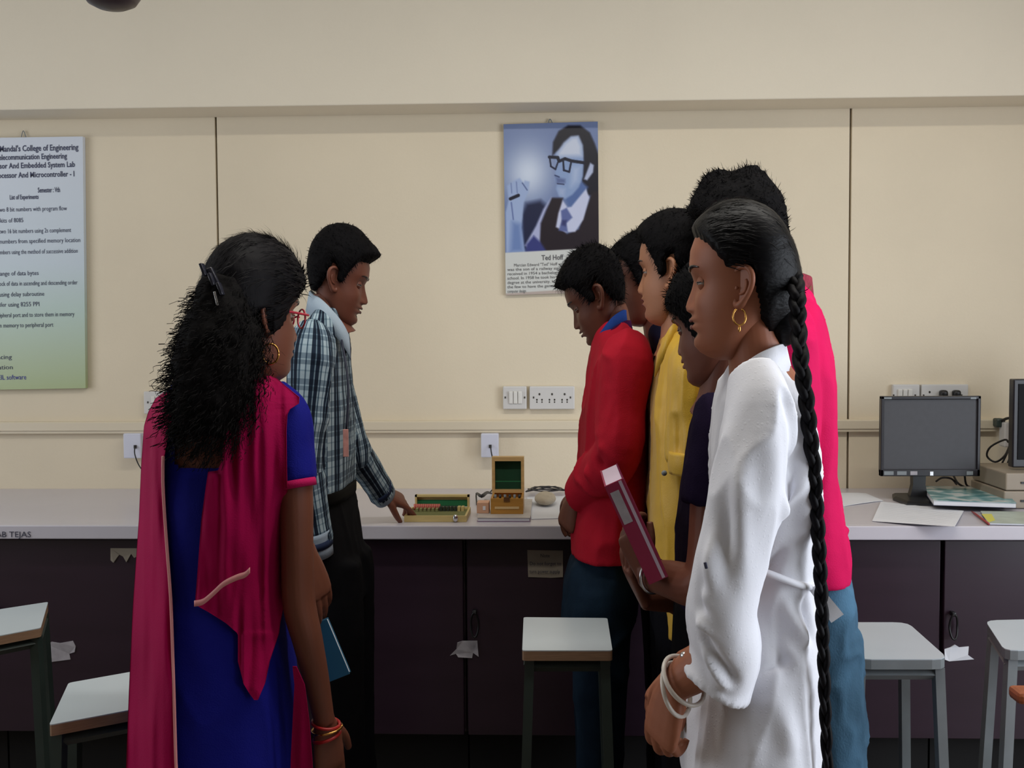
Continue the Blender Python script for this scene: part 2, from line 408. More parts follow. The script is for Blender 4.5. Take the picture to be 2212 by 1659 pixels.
# the portrait poster: flat print as colours on a fine grid
c4 = [(1088, 270), (1291, 264), (1294, 631), (1093, 638)]
po = board('portrait_poster', c4, YP, 0.012, mat('poster_back', (190, 192, 190), .5), 'tall poster with a bluish portrait of a bespectacled man above a caption', 'poster')
def paint():
    gw, gh = 150, 276
    xx, yy = np.meshgrid(np.linspace(0, 1, gw), np.linspace(0, 1, gh))
    X = 338 + xx * (1128 - 338); Y = 150 + yy * (1570 - 150)
    img = np.zeros((gh, gw, 3)); img[:] = (104, 122, 165)
    def blend(mask, c): img[:] = img * (1 - mask[..., None]) + np.array(c) * mask[..., None]
    blend(np.clip((900 - Y) / 900, 0, 1) * .3, (150, 160, 190))
    blend(np.exp(-(((X - 540) / 190) ** 2 + ((Y - 560) / 230) ** 2)) * .95, (212, 222, 238))
    def poly(pts, c, soft=7.0, a=1.0):
        ins = np.zeros(X.shape, bool); d = np.full(X.shape, 1e9); n = len(pts)
        for i in range(n):
            x0, y0 = pts[i]; x1, y1 = pts[(i + 1) % n]
            cnd = ((y0 > Y) != (y1 > Y)) & (X < (x1 - x0) * (Y - y0) / ((y1 - y0) or 1e-9) + x0)
            ins ^= cnd
            dx, dy = x1 - x0, y1 - y0; t = np.clip(((X - x0) * dx + (Y - y0) * dy) / (dx * dx + dy * dy + 1e-9), 0, 1)
            d = np.minimum(d, np.hypot(X - x0 - t * dx, Y - y0 - t * dy))
        sd = np.where(ins, d, -d); blend(np.clip(sd / soft * .5 + .5, 0, 1) * a, c)
    def line(pts, wd, c):
        for (x0, y0), (x1, y1) in zip(pts[:-1], pts[1:]):
            dx, dy = x1 - x0, y1 - y0; t = np.clip(((X - x0) * dx + (Y - y0) * dy) / (dx * dx + dy * dy + 1e-9), 0, 1)
            d = np.hypot(X - x0 - t * dx, Y - y0 - t * dy); blend(np.clip((wd - d) / 5 + .5, 0, 1), c)
    poly([(480, 900), (520, 810), (640, 790), (720, 860), (620, 1080), (520, 1200), (480, 1200)], (30, 36, 66), 25)
    poly([(745, 420), (752, 310), (800, 220), (880, 175), (980, 178), (1060, 240), (1100, 330), (1140, 450), (1140, 760), (1020, 760), (990, 640), (1000, 400), (960, 280), (830, 350)], (22, 22, 36), 10)
    poly([(850, 780), (985, 640), (1040, 690), (1000, 800), (890, 880)], (84, 108, 160), 14)
    poly([(772, 410), (800, 380), (840, 320), (900, 268), (965, 262), (1000, 340), (1008, 470), (1000, 600), (965, 690), (910, 750), (850, 785), (800, 765), (772, 700), (782, 650), (762, 620), (768, 560), (772, 480)], (138, 160, 200), 9)
    poly([(790, 400), (850, 320), (910, 275), (960, 272), (990, 350), (990, 430), (800, 430)], (200, 208, 226), 24)
    poly([(910, 520), (980, 520), (960, 640), (900, 680)], (170, 186, 216), 30)
    poly([(770, 600), (850, 620), (850, 650), (780, 650)], (84, 96, 140), 12, .8)
    poly([(790, 690), (850, 700), (840, 760), (800, 750)], (170, 184, 214), 16, .7)
    line([(785, 655), (840, 662)], 5, (50, 56, 90)); line([(765, 585), (800, 600)], 6, (60, 70, 110))
    poly([(1008, 625), (1062, 490), (1092, 510), (1085, 570), (1035, 635)], (178, 188, 216), 8)
    line([(720, 432), (790, 438), (800, 470), (850, 450), (905, 470), (1010, 488)], 13, (20, 22, 42))
    line([(722, 435), (732, 510), (770, 535), (790, 480)], 7, (24, 28, 52)); line([(835, 460), (840, 545), (885, 560), (902, 480)], 8, (24, 28, 52))
    poly([(735, 770), (830, 775), (790, 1000), (860, 1075), (960, 1040), (1050, 800), (1070, 740), (1140, 720), (1140, 1230), (610, 1230), (640, 980)], (36, 28, 36), 10)
    poly([(735, 765), (665, 860), (600, 1000), (505, 1160), (560, 1210), (628, 1190), (640, 980), (700, 840)], (172, 178, 212), 10)
    poly([(828, 795), (868, 855), (900, 850), (1025, 705), (1052, 780), (1000, 960), (930, 1060), (850, 1062), (768, 1015), (790, 900)], (196, 202, 228), 8)
    poly([(812, 880), (860, 858), (908, 940), (858, 985), (868, 1060), (790, 1045), (818, 965)], (92, 104, 156), 8)
    poly([(820, 960), (860, 960), (850, 1010), (815, 1000)], (56, 62, 110), 10)
    poly([(362, 660), (430, 612), (468, 598), (500, 640), (512, 620), (552, 632), (540, 720), (500, 800), (488, 930), (478, 1010), (505, 1215), (346, 1215), (346, 880), (372, 780)], (158, 176, 212), 8)
    poly([(400, 960), (470, 980), (490, 1210), (380, 1210)], (110, 134, 184), 26); line([(490, 640), (530, 700)], 5, (90, 104, 150))
    line([(388, 768), (455, 742)], 14, (26, 26, 44)); line([(395, 640), (400, 720)], 5, (120, 136, 180)); line([(440, 630), (446, 720)], 5, (120, 136, 180))
    line([(395, 800), (410, 940)], 6, (104, 120, 168))
    poly([(520, 1150), (580, 1080), (640, 1140), (690, 1220), (510, 1220)], (56, 62, 122), 12)
    poly([(300, 1216), (1200, 1198), (1200, 1600), (300, 1600)], (206, 208, 204), 5)
    poly([(300, 1556), (1200, 1530), (1200, 1600), (300, 1600)], (182, 168, 160), 5)
    return img, gw, gh
img, gw, gh = paint()
pc = [P(x, y, YP) for x, y in c4]
u = np.linspace(0, 1, gw)[None, :, None]; v = np.linspace(0, 1, gh)[:, None, None]
G = (pc[0] * (1 - u) + pc[1] * u) * (1 - v) + (pc[3] * (1 - u) + pc[2] * u) * v
G = G.reshape(-1, 3) + [0, -0.0128, 0]
Fq = [(i * gw + j, (i + 1) * gw + j, (i + 1) * gw + j + 1, i * gw + j + 1) for i in range(gh - 1) for j in range(gw - 1)]
vm = bpy.data.materials.new('portrait_print'); vm.use_nodes = True
va = vm.node_tree.nodes.new('ShaderNodeVertexColor'); va.layer_name = 'ink'
vm.node_tree.links.new(va.outputs[0], vm.node_tree.nodes['Principled BSDF'].inputs['Base Color']); vm.node_tree.nodes['Principled BSDF'].inputs['Roughness'].default_value = .35
pr = mesh_obj('portrait_print', G, Fq, vm); adopt(pr, po)
at = pr.data.color_attributes.new('ink', 'FLOAT_COLOR', 'POINT')
c = img.reshape(-1, 3) / 255.0; c = np.where(c <= .04045, c / 12.92, ((c + .055) / 1.055) ** 2.4)
at.data.foreach_set('color', np.concatenate([c, np.ones((len(c), 1))], 1).ravel())
YT = YP - 0.0128
ik = mat('caption_ink', (96, 96, 98), .8)
text('Ted Hoff', 1170, 562, YT, 11, ik, po, 'caption', wpx=47, bold=True, rotz=R(1.2), dy=-.0012)
cap = ['Marcian Edward "Ted" Hoff was born in Rochester', 'was the son of a railway signal engineer and he', 'received in 1954 a bachelor degree from the old',
       'school. In 1958 he took his master and his doctor', 'degree at the university. He is counted as one of', 'the few to have the general idea of a single chip', 'computer design']
for i, s_ in enumerate(cap):
    text(s_, 1110 if i == 0 else 1096, 576 + i * 9.4, YT, 6.5, ik, po, 'caption_line', wpx=172 if i == 0 else (188 if i < 6 else 40), rotz=R(1.2), dy=-.0012)
adopt(MB().tube([P(1184, 266, YP) + [0, -.006, 0], P(1188, 258, YP) + [0, -.006, 0], P(1193, 266, YP) + [0, -.006, 0]], [.0018] * 3, 6).obj('hanging_loop', M['iron2']), po)

# ------------------------------------------------------------------ switches and sockets
def bx(mb, x0, y0, x1, y1, Y, th, mi=0, bev=0.0):
    a = P(x0, y0, Y); b = P(x1, y1, Y)
    return mb.box(((a[0] + b[0]) / 2, Y - th / 2, (a[2] + b[2]) / 2), (abs(b[0] - a[0]), th, abs(a[2] - b[2])), mi, None, bev)
def switch_plate(x0, y0, x1, y1, kind, label, Y=WY):
    t = thing('switch_plate' if kind == 's' else 'socket_plate', label, 'switch' if kind == 's' else 'socket', P((x0 + x1) / 2, y1, Y))
    adopt(bx(MB(), x0, y0, x1, y1, Y, 0.022, 0, 0.003).obj('plate', M['white']), t)
    w_ = x1 - x0; yc = (y0 + y1) / 2; h_ = y1 - y0
    for s_ in (0.09, 0.91):
        x = x0 + w_ * s_; adopt(bx(MB(), x - 1.5, yc - 2, x + 1.5, yc + 2, Y - .0215, .002).obj('screw', M['hole']), t)
    if kind == 's':
        for k in range(3):
            x = x0 + w_ * (0.33 + 0.19 * k)
            a = P(x, yc, Y - .022); hh = h_ * .27 * Y / F
            mb = MB().box((a[0], Y - .0245, a[2]), (w_ * .16 * Y / F, .009, hh * 2), 0, Matrix.Rotation(R(5), 3, 'X'), .002)
            adopt(mb.obj('rocker', M['white2']), t)
    else:
        for k in range(3):
            xc = x0 + w_ * (0.22 + 0.28 * k)
            mb = MB()
            for dx, dy, r_ in ((0, -7, 2.6), (-5.5, 5, 2.2), (5.5, 5, 2.2), (-5.5, 10, 1.8), (5.5, 10, 1.8)):
                c_ = P(xc + dx, yc + dy, Y - .0215); rr_ = r_ * Y / F
                th = np.linspace(0, 2 * math.pi, 12, endpoint=False)
                ring = lambda yy: np.stack([c_[0] + rr_ * .8 * np.cos(th), np.full(12, yy), c_[2] + rr_ * np.sin(th)], 1)
                mb.loft([ring(Y - .0228), ring(Y - .02)])
            adopt(mb.obj('socket_holes', M['hole']), t)
    return t
switch_plate(1087, 834, 1138, 883, 's', 'white three-rocker switch plate below the portrait poster')
switch_plate(1144, 834, 1241, 883, 'p', 'wide white socket plate beside the switch plate under the portrait')
switch_plate(315, 845, 366, 893, 's', 'white switch plate partly behind the curly black hair')
switch_plate(1925, 830, 1982, 878, 's', 'white switch plate above the left end of the grey-screened monitor')
rs = switch_plate(1986, 830, 2086, 878, 'p', 'white socket plate with black plugs above the grey-screened monitor')
for x in (2038, 2066):
    pt = P(x, 852, WY - .03)
    pg = MB().box(pt, (.026, .03, .03), 0, None, .008); pg.tube([pt + [0, -.015, -.01], pt + [0, -.03, -.05], pt + [0, -.02, -.16]], [.004] * 3, 8)
    tag(pg.obj('plug', M['blackp'], None, True), 'black plug in the socket plate above the monitor, ' + ('left one' if x == 2038 else 'right one'), 'plug')
def data_socket(x0, y0, x1, y1, label, cable):
    t = thing('wall_socket_box', label, 'socket', P((x0 + x1) / 2, y1, WY))
    adopt(bx(MB(), x0, y0, x1, y1, WY - .02, 0.03, 0, 0.003).obj('cover', mat('bluish_white', (206, 208, 222), .4)), t)
    cx, cy = (x0 + x1) / 2, (y0 + y1) / 2 + 4
    adopt(bx(MB(), cx - 3, cy - 4, cx + 3, cy + 3, WY - .0495, .004).obj('port', M['hole']), t)
    c_ = MB().tube([P(x, y, Y) for x, y, Y in cable], [.0022] * len(cable), 8)
    adopt(c_.obj('cable', M['cable'], None, True), t)
data_socket(1040, 935, 1078, 986, 'square white socket box with thin cable behind the tall wooden box', [(1060, 962, WY - .055), (1061, 975, WY - .07), (1066, 1000, WY - .07), (1074, 1040, WY - .08), (1060, 1062, WY - .12)])
data_socket(273, 935, 312, 988, 'square white socket box beside the magenta scarf', [(292, 962, WY - .055), (291, 980, WY - .07), (300, 1005, WY - .07), (318, 1030, WY - .08), (330, 1058, WY - .1)])

# ------------------------------------------------------------------ stools
def stool(fl, fr, bl, br, z, label, legm, cut=0):
    """seat corners by pixel on the seat height; splayed legs to the floor"""
    c = [PZ(*p, z) for p in (fl, fr, br, bl)]
    cen = sum(c) / 4
    t = thing('lab_stool', label, 'stool', (cen[0], cen[1], 0), 'laboratory stools')
    n = 4; out = []
    for i in range(4):   # clipped or slightly rounded corners
        a = c[i]; p0 = c[(i - 1) % 4]; p1 = c[(i + 1) % 4]
        r_ = cut if (isinstance(cut, float) and cut) else 0.008
        d0 = (p0 - a) / np.linalg.norm(p0 - a); d1 = (p1 - a) / np.linalg.norm(p1 - a)
        for k in range(4):
            s_ = k / 3; q = (a + d0 * r_) * (1 - s_) ** 2 + 2 * a * s_ * (1 - s_) + (a + d1 * r_) * s_ ** 2
            out.append(q)
    def ringz(zz, k=1.0): return np.array([[cen[0] + (q[0] - cen[0]) * k, cen[1] + (q[1] - cen[1]) * k, zz] for q in out])
    th = 0.022
    adopt(MB().loft([ringz(z - 0.002), ringz(z)]).obj('seat', M['stool']), t)
    adopt(MB().loft([ringz(z - th), ringz(z - .0021)]).obj('seat_edge', M['ply'] if legm is M['iron'] else M['iron2']), t)
    ins = [cen + (q - cen) * 0.84 for q in c]; outl = [cen + (q - cen) * 1.12 for q in c]
    for i in range(4):
        a = ins[i].copy(); a[2] = z - th - .001; b = outl[i].copy(); b[2] = 0.004
        rings = []
        d = 0.0125
        for p in (a, a * .5 + b * .5, b):
            rings.append(np.array([[p[0] - d * .8, p[1] - d, p[2]], [p[0] + d * .8, p[1] - d, p[2]], [p[0] + d * .8, p[1] + d, p[2]], [p[0] - d * .8, p[1] + d, p[2]]]))
        adopt(MB().loft(rings).obj('leg', legm), t)
    for i in range(4):
        a, b = ins[i].copy(), ins[(i + 1) % 4].copy(); a[2] = b[2] = z - th - .016
        adopt(MB().tube([a, b], [.013, .013], 4, sub=1).obj('apron_rail', legm), t)
        f_ = .62; a = ins[i] * (1 - f_) + outl[i] * f_; b = ins[(i + 1) % 4] * (1 - f_) + outl[(i + 1) % 4] * f_; a[2] = b[2] = (z - th) * (1 - f_)
        adopt(MB().tube([a, b], [.009, .009], 8, sub=1).obj('stretcher', legm), t)
ZS = 0.76
stool((1128, 1405), (1323, 1405), (1131, 1333), (1312, 1335), 0.79, 'stool with pale seat standing in the middle, before the dark jeans', M['iron'])
stool((-80, 1388), (88, 1356), (-40, 1322), (104, 1300), ZS, 'stool at the left edge, the farther of the two left ones', M['iron'])
stool((106, 1566), (330, 1524), (148, 1475), (345, 1440), ZS - .02, 'stool at lower left, half hidden by the magenta scarf', M['iron'])
stool((1846, 1424), (2050, 1424), (1795, 1344), (1960, 1344), ZS, 'grey stool before the purple cabinet, right of the blue jeans', M['iron2'], 0.035)
stool((2170, 1405), (2390, 1400), (2128, 1340), (2330, 1335), ZS, 'grey stool cut off by the right edge', M['iron2'], 0.03)
# wooden chair arm that just enters the frame at the right edge
wc = thing('wooden_chair', 'reddish brown wooden chair arm end at the lower right edge', 'chair', (P(2260, 1500, 2.0)[0] , 1.8, 0))
a = P(2188, 1487, 2.0); wm = mat('red_wood', (150, 84, 50), .45, .15, 12, aniso=(1, 8, 8))
for yy, nm in ((2.0, 'arm_rest'), (1.58, 'arm_rest')):
    adopt(MB().box((a[0] + .17, yy, a[2] - .012), (.34, .05, .024), 0, None, .008).obj(nm, wm), wc)
    for dx in (.06, .30): adopt(MB().box((a[0] + dx, yy, (a[2] - .01) / 2), (.035, .035, a[2] - .012), 0, None, .004).obj('leg', wm), wc)
adopt(MB().box((a[0] + .18, 1.79, .44), (.34, .46, .03), 0, None, .008).obj('seat', wm), wc)
adopt(MB().box((a[0] + .33, 1.79, .82), (.025, .40, .2), 0, None, .008).obj('backrest', wm), wc)
for yy in (2.0, 1.58): adopt(MB().box((a[0] + .33, yy, .75), (.03, .035, .42), 0, None, .004).obj('back_post', wm), wc)
# ------------------------------------------------------------------ things on the counter
def flatsheet(name, pts, z, m, label, cat, th=0.0012, curl=None, group=None):
    c = [PZ(x, y, z) for x, y in pts]; n = 10
    u = np.linspace(0, 1, n)[None, :, None]; v = np.linspace(0, 1, n)[:, None, None]
    G = (c[0] * (1 - u) + c[1] * u) * (1 - v) + (c[3] * (1 - u) + c[2] * u) * v
    if curl is not None: G[..., 2] += curl(u[..., 0], v[..., 0])
    G = G.reshape(-1, 3); T = G + [0, 0, th]; N = n * n
    q = lambda i, j: i * n + j
    Fc = [(q(i, j), q(i, j + 1), q(i + 1, j + 1), q(i + 1, j)) for i in range(n - 1) for j in range(n - 1)]
    Fc2 = [tuple(N + k for k in f[::-1]) for f in Fc]
    bd = [q(0, j) for j in range(n)] + [q(i, n - 1) for i in range(1, n)] + [q(n - 1, j) for j in range(n - 2, -1, -1)] + [q(i, 0) for i in range(n - 2, 0, -1)]
    Fs = [(bd[k], bd[(k + 1) % len(bd)], bd[(k + 1) % len(bd)] + N, bd[k] + N) for k in range(len(bd))]
    o = mesh_obj(name, np.concatenate([G, T]), Fc + Fc2 + Fs, m); return tag(o, label, cat, group)
Z = HC + 0.0006
def sbox(x0, x1, y0, y1, z0, z1, mb=None, mi=0, bev=0.0):
    mb = mb or MB(); return mb.box(((x0 + x1) / 2, (y0 + y1) / 2, (z0 + z1) / 2), (x1 - x0, y1 - y0, z1 - z0), mi, None, bev)
# 1: low component case with its lid raised
a = PZ(873, 1128, HC); b = PZ(1008, 1128, HC); yb = PZ(940, 1108, HC)[1]
x0, x1, yf = a[0], b[0], a[1]
mwl = mat('light_case_wood', (200, 178, 118), .5, .1, 12, aniso=(1, 8, 8))
t = thing('component_case', 'low open wooden case with green lining and rows of components, by the pointing hand', 'box', ((x0 + x1) / 2, yf, Z))
bs_ = MB(); hh = .018; w_ = .006
sbox(x0, x1, yf, yb, Z, Z + .006, bs_); sbox(x0, x1, yf, yf + w_, Z + .006, Z + hh, bs_); sbox(x0, x1, yb - w_, yb, Z + .006, Z + hh, bs_)
sbox(x0, x0 + w_, yf + w_, yb - w_, Z + .006, Z + hh, bs_); sbox(x1 - w_, x1, yf + w_, yb - w_, Z + .006, Z + hh, bs_)
adopt(bs_.obj('tray', mwl), t)
lz = P(940, 1069, yb)[2]
ld = MB(); xl, xr = x0 + .012, x1 - .004
ld.box(((xl + xr) / 2, yb + .012, (Z + hh + lz) / 2), (xr - xl, .008, lz - Z - hh), 0)
for xx in (xl + .003, xr - .003): ld.box((xx, yb + .002, (Z + hh + lz) / 2), (.006, .014, lz - Z - hh))
ld.box(((xl + xr) / 2, yb + .002, lz - .003), (xr - xl, .014, .006))
adopt(ld.obj('lid', mwl), t)
hL = lz - Z - hh
adopt(sbox(xl + .007, xr - .007, yb + .0035, yb + .0078, Z + hh + hL * .02, Z + hh + hL * .56).obj('lid_lining', M['felt2']), t)
adopt(sbox(x0 + w_, x1 - w_, yf + w_, yb - w_, Z + .0062, Z + .012).obj('tray_lining', mat('olive_lining', (110, 112, 66), .9)), t)
pink = mat('pink_part', (190, 100, 84), .5); dk = mat('dark_part', (44, 52, 44), .5)
n = 12
for k in range(n):
    xx = x0 + .014 + (x1 - x0) * .44 * k / n
    adopt(MB().tube([[xx, yb - .020, Z + .012], [xx, yb - .020, Z + .030]], [.004, .004], 8, sub=1).obj('plug_pin', pink, None, True), t)
for k in range(7):
    xx = x0 + (x1 - x0) * (.50 + .06 * k)
    adopt(sbox(xx, xx + .008, yb - .045, yb - .018, Z + .012, Z + .025).obj('chip', dk if k < 5 else mwl), t)
for k in range(6):
    xx = x0 + .02 + .012 * k
    adopt(sbox(xx, xx + .007, yb - .055, yb - .03, Z + .012, Z + .021).obj('chip', mat('olive_part', (128, 128, 84), .5) if k == 0 else bpy.data.materials['olive_part']), t)
kx = P(984, 1110, yf)
adopt(MB().ell([kx[0], yf - .004, Z + hh - .006], (.008, .006, .011), nu=14, nv=8).obj('clasp', M['silver'], None, True), t)

# 2: tall wooden box with upright lid, standing on a stack of sheets
c0 = PZ(1032, 1127, HC); c1 = PZ(1144, 1127, HC); ybk = PZ(1085, 1086, HC)[1]
bk = thing('book_stack', 'flat pale magazine under the tall wooden box', 'book', ((c0[0] + c1[0]) / 2, c0[1], Z))
adopt(sbox(c0[0], c1[0], c0[1], ybk, Z + .001, Z + .010, None, 0, .001).obj('pages', M['paper']), bk)
adopt(sbox(c0[0] - .002, c1[0] + .002, c0[1] - .002, ybk, Z, Z + .001).obj('back_cover', mat('cover_lilac', (150, 120, 150), .5)), bk)
adopt(sbox(c0[0] - .002, c1[0] + .002, c0[1] - .002, ybk, Z + .010, Z + .0115).obj('front_cover', mat('cover_pale', (188, 182, 176), .5, .1, 25)), bk)
zb_ = Z + .0118
p0 = P(1060, 1105, c0[1] + .06); p1 = P(1130, 1105, c0[1] + .06)
x0, x1, yf = p0[0], p1[0], c0[1] + .06; ztop = P(1095, 1077, yf)[2]; yb = yf + .13
t = thing('instrument_box', 'brown wooden box with upright lid lined in dark green', 'box', ((x0 + x1) / 2, yf, zb_))
mb = MB(); w_ = .006
sbox(x0, x1, yf, yf + w_, zb_, ztop, mb); sbox(x0, x1, yb - w_, yb, zb_, ztop, mb); sbox(x0, x0 + w_, yf + w_, yb - w_, zb_, ztop, mb); sbox(x1 - w_, x1, yf + w_, yb - w_, zb_, ztop, mb)
sbox(x0 + w_, x1 - w_, yf + w_, yb - w_, zb_, ztop - .014, mb)
adopt(mb.obj('case', M['wood2']), t)
q0 = P(1063, 986, yb); q1 = P(1132, 986, yb); zl = q0[2]
mb = MB(); xa, xb = q0[0], q1[0]; fw = .009
mb.box(((xa + xb) / 2, yb + .012, (ztop + zl) / 2), (xb - xa, .006, zl - ztop))
for xx in (xa + fw / 2, xb - fw / 2): mb.box((xx, yb - .004, (ztop + zl) / 2), (fw, .026, zl - ztop), 0)
mb.box(((xa + xb) / 2, yb - .004, zl - fw * .7), (xb - xa - 2 * fw, .026, fw * 1.4)); mb.box(((xa + xb) / 2, yb - .004, ztop + fw * .5), (xb - xa - 2 * fw, .026, fw))
adopt(mb.obj('lid', M['wood']), t)
adopt(sbox(xa + fw + .0005, xb - fw - .0005, yb + .004, yb + .0088, ztop + fw, zl - fw * 1.5).obj('lid_lining', M['felt']), t)
adopt(sbox(xa + fw + .002, xb - fw - .002, yb - .018, yb - .0173, ztop + .034, ztop + .037).obj('rib', M['felt2']), t)
for k in range(6):
    xx = x0 + .012 + k * (x1 - x0 - .024) / 5
    adopt(MB().tube([[xx, yf + .04, ztop - .014], [xx, yf + .04, ztop + .006]], [.003, .004], 8, sub=1).obj('knob_post', M['blackp'] if k % 2 else M['iron2'], None, True), t)
adopt(sbox((x0 + x1) / 2 - .009, (x0 + x1) / 2 + .009, yf - .003, yf - .0002, ztop - .008, ztop + .004).obj('latch', mat('dark_brass', (92, 60, 30), .4)), t)
adopt(sbox(x0 + .012, x1 - .012, yf - .0012, yf - .0002, zb_ + .015, zb_ + .022).obj('name_plate', mat('pale_plate', (210, 180, 130), .4)), t)
# small pinkish box to its left
p = P(1030, 1110, c0[1] + .07); pr_ = P(1056, 1110, c0[1] + .07); pt_ = P(1040, 1086, c0[1] + .07)
t = thing('small_box', 'small pinkish cardboard box left of the tall wooden box', 'box', ((p[0] + pr_[0]) / 2, p[1], zb_))
mb = MB(); adopt(sbox(p[0], pr_[0], p[1], p[1] + .05, zb_, pt_[2], mb, 0, .001).obj('carton', mat('peach_card', (206, 160, 130), .7, .08, 20)), t)
adopt(sbox(p[0] + .018, p[0] + .026, p[1] - .001, p[1] - .0002, zb_ + .01, zb_ + .022).obj('label', M['paper']), t)
# meter leads and cables
lead = MB()
for j in range(3):
    pts = [PZ(1136, 1062, Z + .02)] + [PZ(1180 + 34 * math.cos(a_ + j) * (1 - .06 * j), 1056 + 5 * math.sin(a_ + j), Z + .012 + .008 * j) for a_ in np.linspace(math.pi, 3 * math.pi, 14)] + [PZ(1228, 1060, Z + .006)]
    lead.tube(pts, [.0022] * len(pts), 6, sub=3)
tag(lead.obj('coiled_lead', M['cable'], None, True), 'thin black cable lying in a loop beside the boy in the red shirt', 'cable')
lead = MB(); pts = [PZ(1030, 1090, Z + .004), PZ(1029, 1066, Z + .02), PZ(1040, 1072, Z + .03), PZ(1052, 1064, Z + .02), PZ(1062, 1066, Z + .006)]
lead.tube(pts, [.0022, .003, .006, .005, .003], 8)
tag(lead.obj('test_lead', M['cable'], None, True), 'short black test lead behind the small pinkish box', 'cable')
flatsheet('paper_sheet', [(1138, 1074), (1236, 1072), (1240, 1119), (1148, 1122)], Z, M['paper'], 'white paper under the beige bag beside the red shirt', 'paper')
# beige pouch : pillow shape
c_ = PZ(1178, 1092, Z); mb = MB(); mb.ell(c_ + [0, .02, .020], (.034, .075, .0195), nu=28, nv=16)
V, N_, Fc = remesh(mb, .003, 2); V = V + N_ * (.003 * fbm(V * 60))[:, None]; V[:, 2] = np.maximum(V[:, 2], Z + .0015)
tag(mesh_obj('pouch', V, Fc, mat('beige_pouch', (172, 160, 140), .5), None, True), 'crumpled beige pouch on the paper right of the tall wooden box', 'pouch')
# 3: papers and magazines at the right
flatsheet('paper_sheet', [(1812, 1066), (1870, 1066), (1908, 1082), (1822, 1094)], Z, M['paper'], 'small white sheet on the counter against the pink shirt', 'paper', curl=lambda u, v: .006 * u * (1 - u))
sh = flatsheet('written_sheet', [(1903, 1084), (2082, 1104), (2062, 1146), (1884, 1126)], Z + .0005, M['paper'], 'large white written sheet before the grey-screened monitor', 'paper', curl=lambda u, v: .010 * v * u)
lm = MB()
for k in range(9):
    f_ = .1 + .085 * k
    A = PZ(1903 - 19 * f_ + 8, 1084 + 42 * f_ + 1, Z + .0026 + .001 * f_); B = PZ(2082 - 20 * f_ - 12, 1104 + 42 * f_ - 1, Z + .0026 + .0105 * f_)
    d = .0010; lm.add([A + [0, -d, 0], B + [0, -d, 0], B + [0, d, 0], A + [0, d, 0]], [(0, 1, 2, 3)])
adopt(lm.obj('ruled_writing', mat('pencil_grey', (190, 192, 200), .8)), sh)
mgm = bpy.data.materials.new('magazine_cover'); mgm.use_nodes = True; n_ = mgm.node_tree; b_ = n_.nodes['Principled BSDF']; b_.inputs['Roughness'].default_value = .25
tcn = n_.nodes.new('ShaderNodeTexCoord'); nn = n_.nodes.new('ShaderNodeTexNoise'); nn.inputs['Scale'].default_value = 16; cr = n_.nodes.new('ShaderNodeValToRGB')
n_.links.new(tcn.outputs['Object'], nn.inputs['Vector']); n_.links.new(nn.outputs['Fac'], cr.inputs[0]); n_.links.new(cr.outputs[0], b_.inputs['Base Color'])
cr.color_ramp.elements[0].position = .40; cr.color_ramp.elements[0].color = lin((70, 132, 140)); cr.color_ramp.elements[1].position = .58; cr.color_ramp.elements[1].color = lin((198, 208, 208))
e = cr.color_ramp.elements.new(.5); e.color = lin((130, 176, 180))
def magazine(name, pts, z, th, cov, label):
    c = [PZ(x, y, z) for x, y in pts]; cen = sum(c) / 4
    t = thing(name, label, 'book', (cen[0], cen[1], z))
    def sl(z0, z1, k): return MB().loft([np.array([[cen[0] + (q[0] - cen[0]) * k, cen[1] + (q[1] - cen[1]) * k, zz] for q in c]) for zz in (z0, z1)])
    adopt(sl(z, z + .001, 1).obj('back_cover', mat('navy_cover', (40, 44, 70), .4)), t)
    adopt(sl(z + .001, z + th - .001, .985).obj('pages', M['paper']), t)
    adopt(sl(z + th - .001, z + th, 1).obj('front_cover', cov), t); return t
magazine('magazine', [(1994, 1060), (2158, 1062), (2196, 1098), (2016, 1092)], Z + .0155, .016, mgm, 'teal and white magazine lying before the monitor stand')
mb_ = magazine('booklet', [(2118, 1108), (2250, 1110), (2262, 1137), (2134, 1134)], Z, .006, mat('pale_cover', (178, 188, 176), .4, .12, 25), 'thin pale booklet with a yellow corner at the right edge')
pcs = [PZ(2120, 1110, Z + .0062), PZ(2142, 1110, Z + .0062), PZ(2150, 1124, Z + .0062), PZ(2136, 1128, Z + .0062)]
adopt(mesh_obj('yellow_corner', pcs, [(0, 3, 2, 1)], mat('yellow_print', (212, 206, 90), .5)), mb_)
pn = MB().tube([PZ(2098, 1104, Z + .004), PZ(2104, 1108, Z + .004), PZ(2136, 1132, Z + .004)], [.001, .0032, .0032], 8, sub=1)
tag(pn.obj('pen', mat('red_pen', (150, 60, 60), .4), None, True), 'thin reddish pen between the written sheet and the booklet', 'pen')

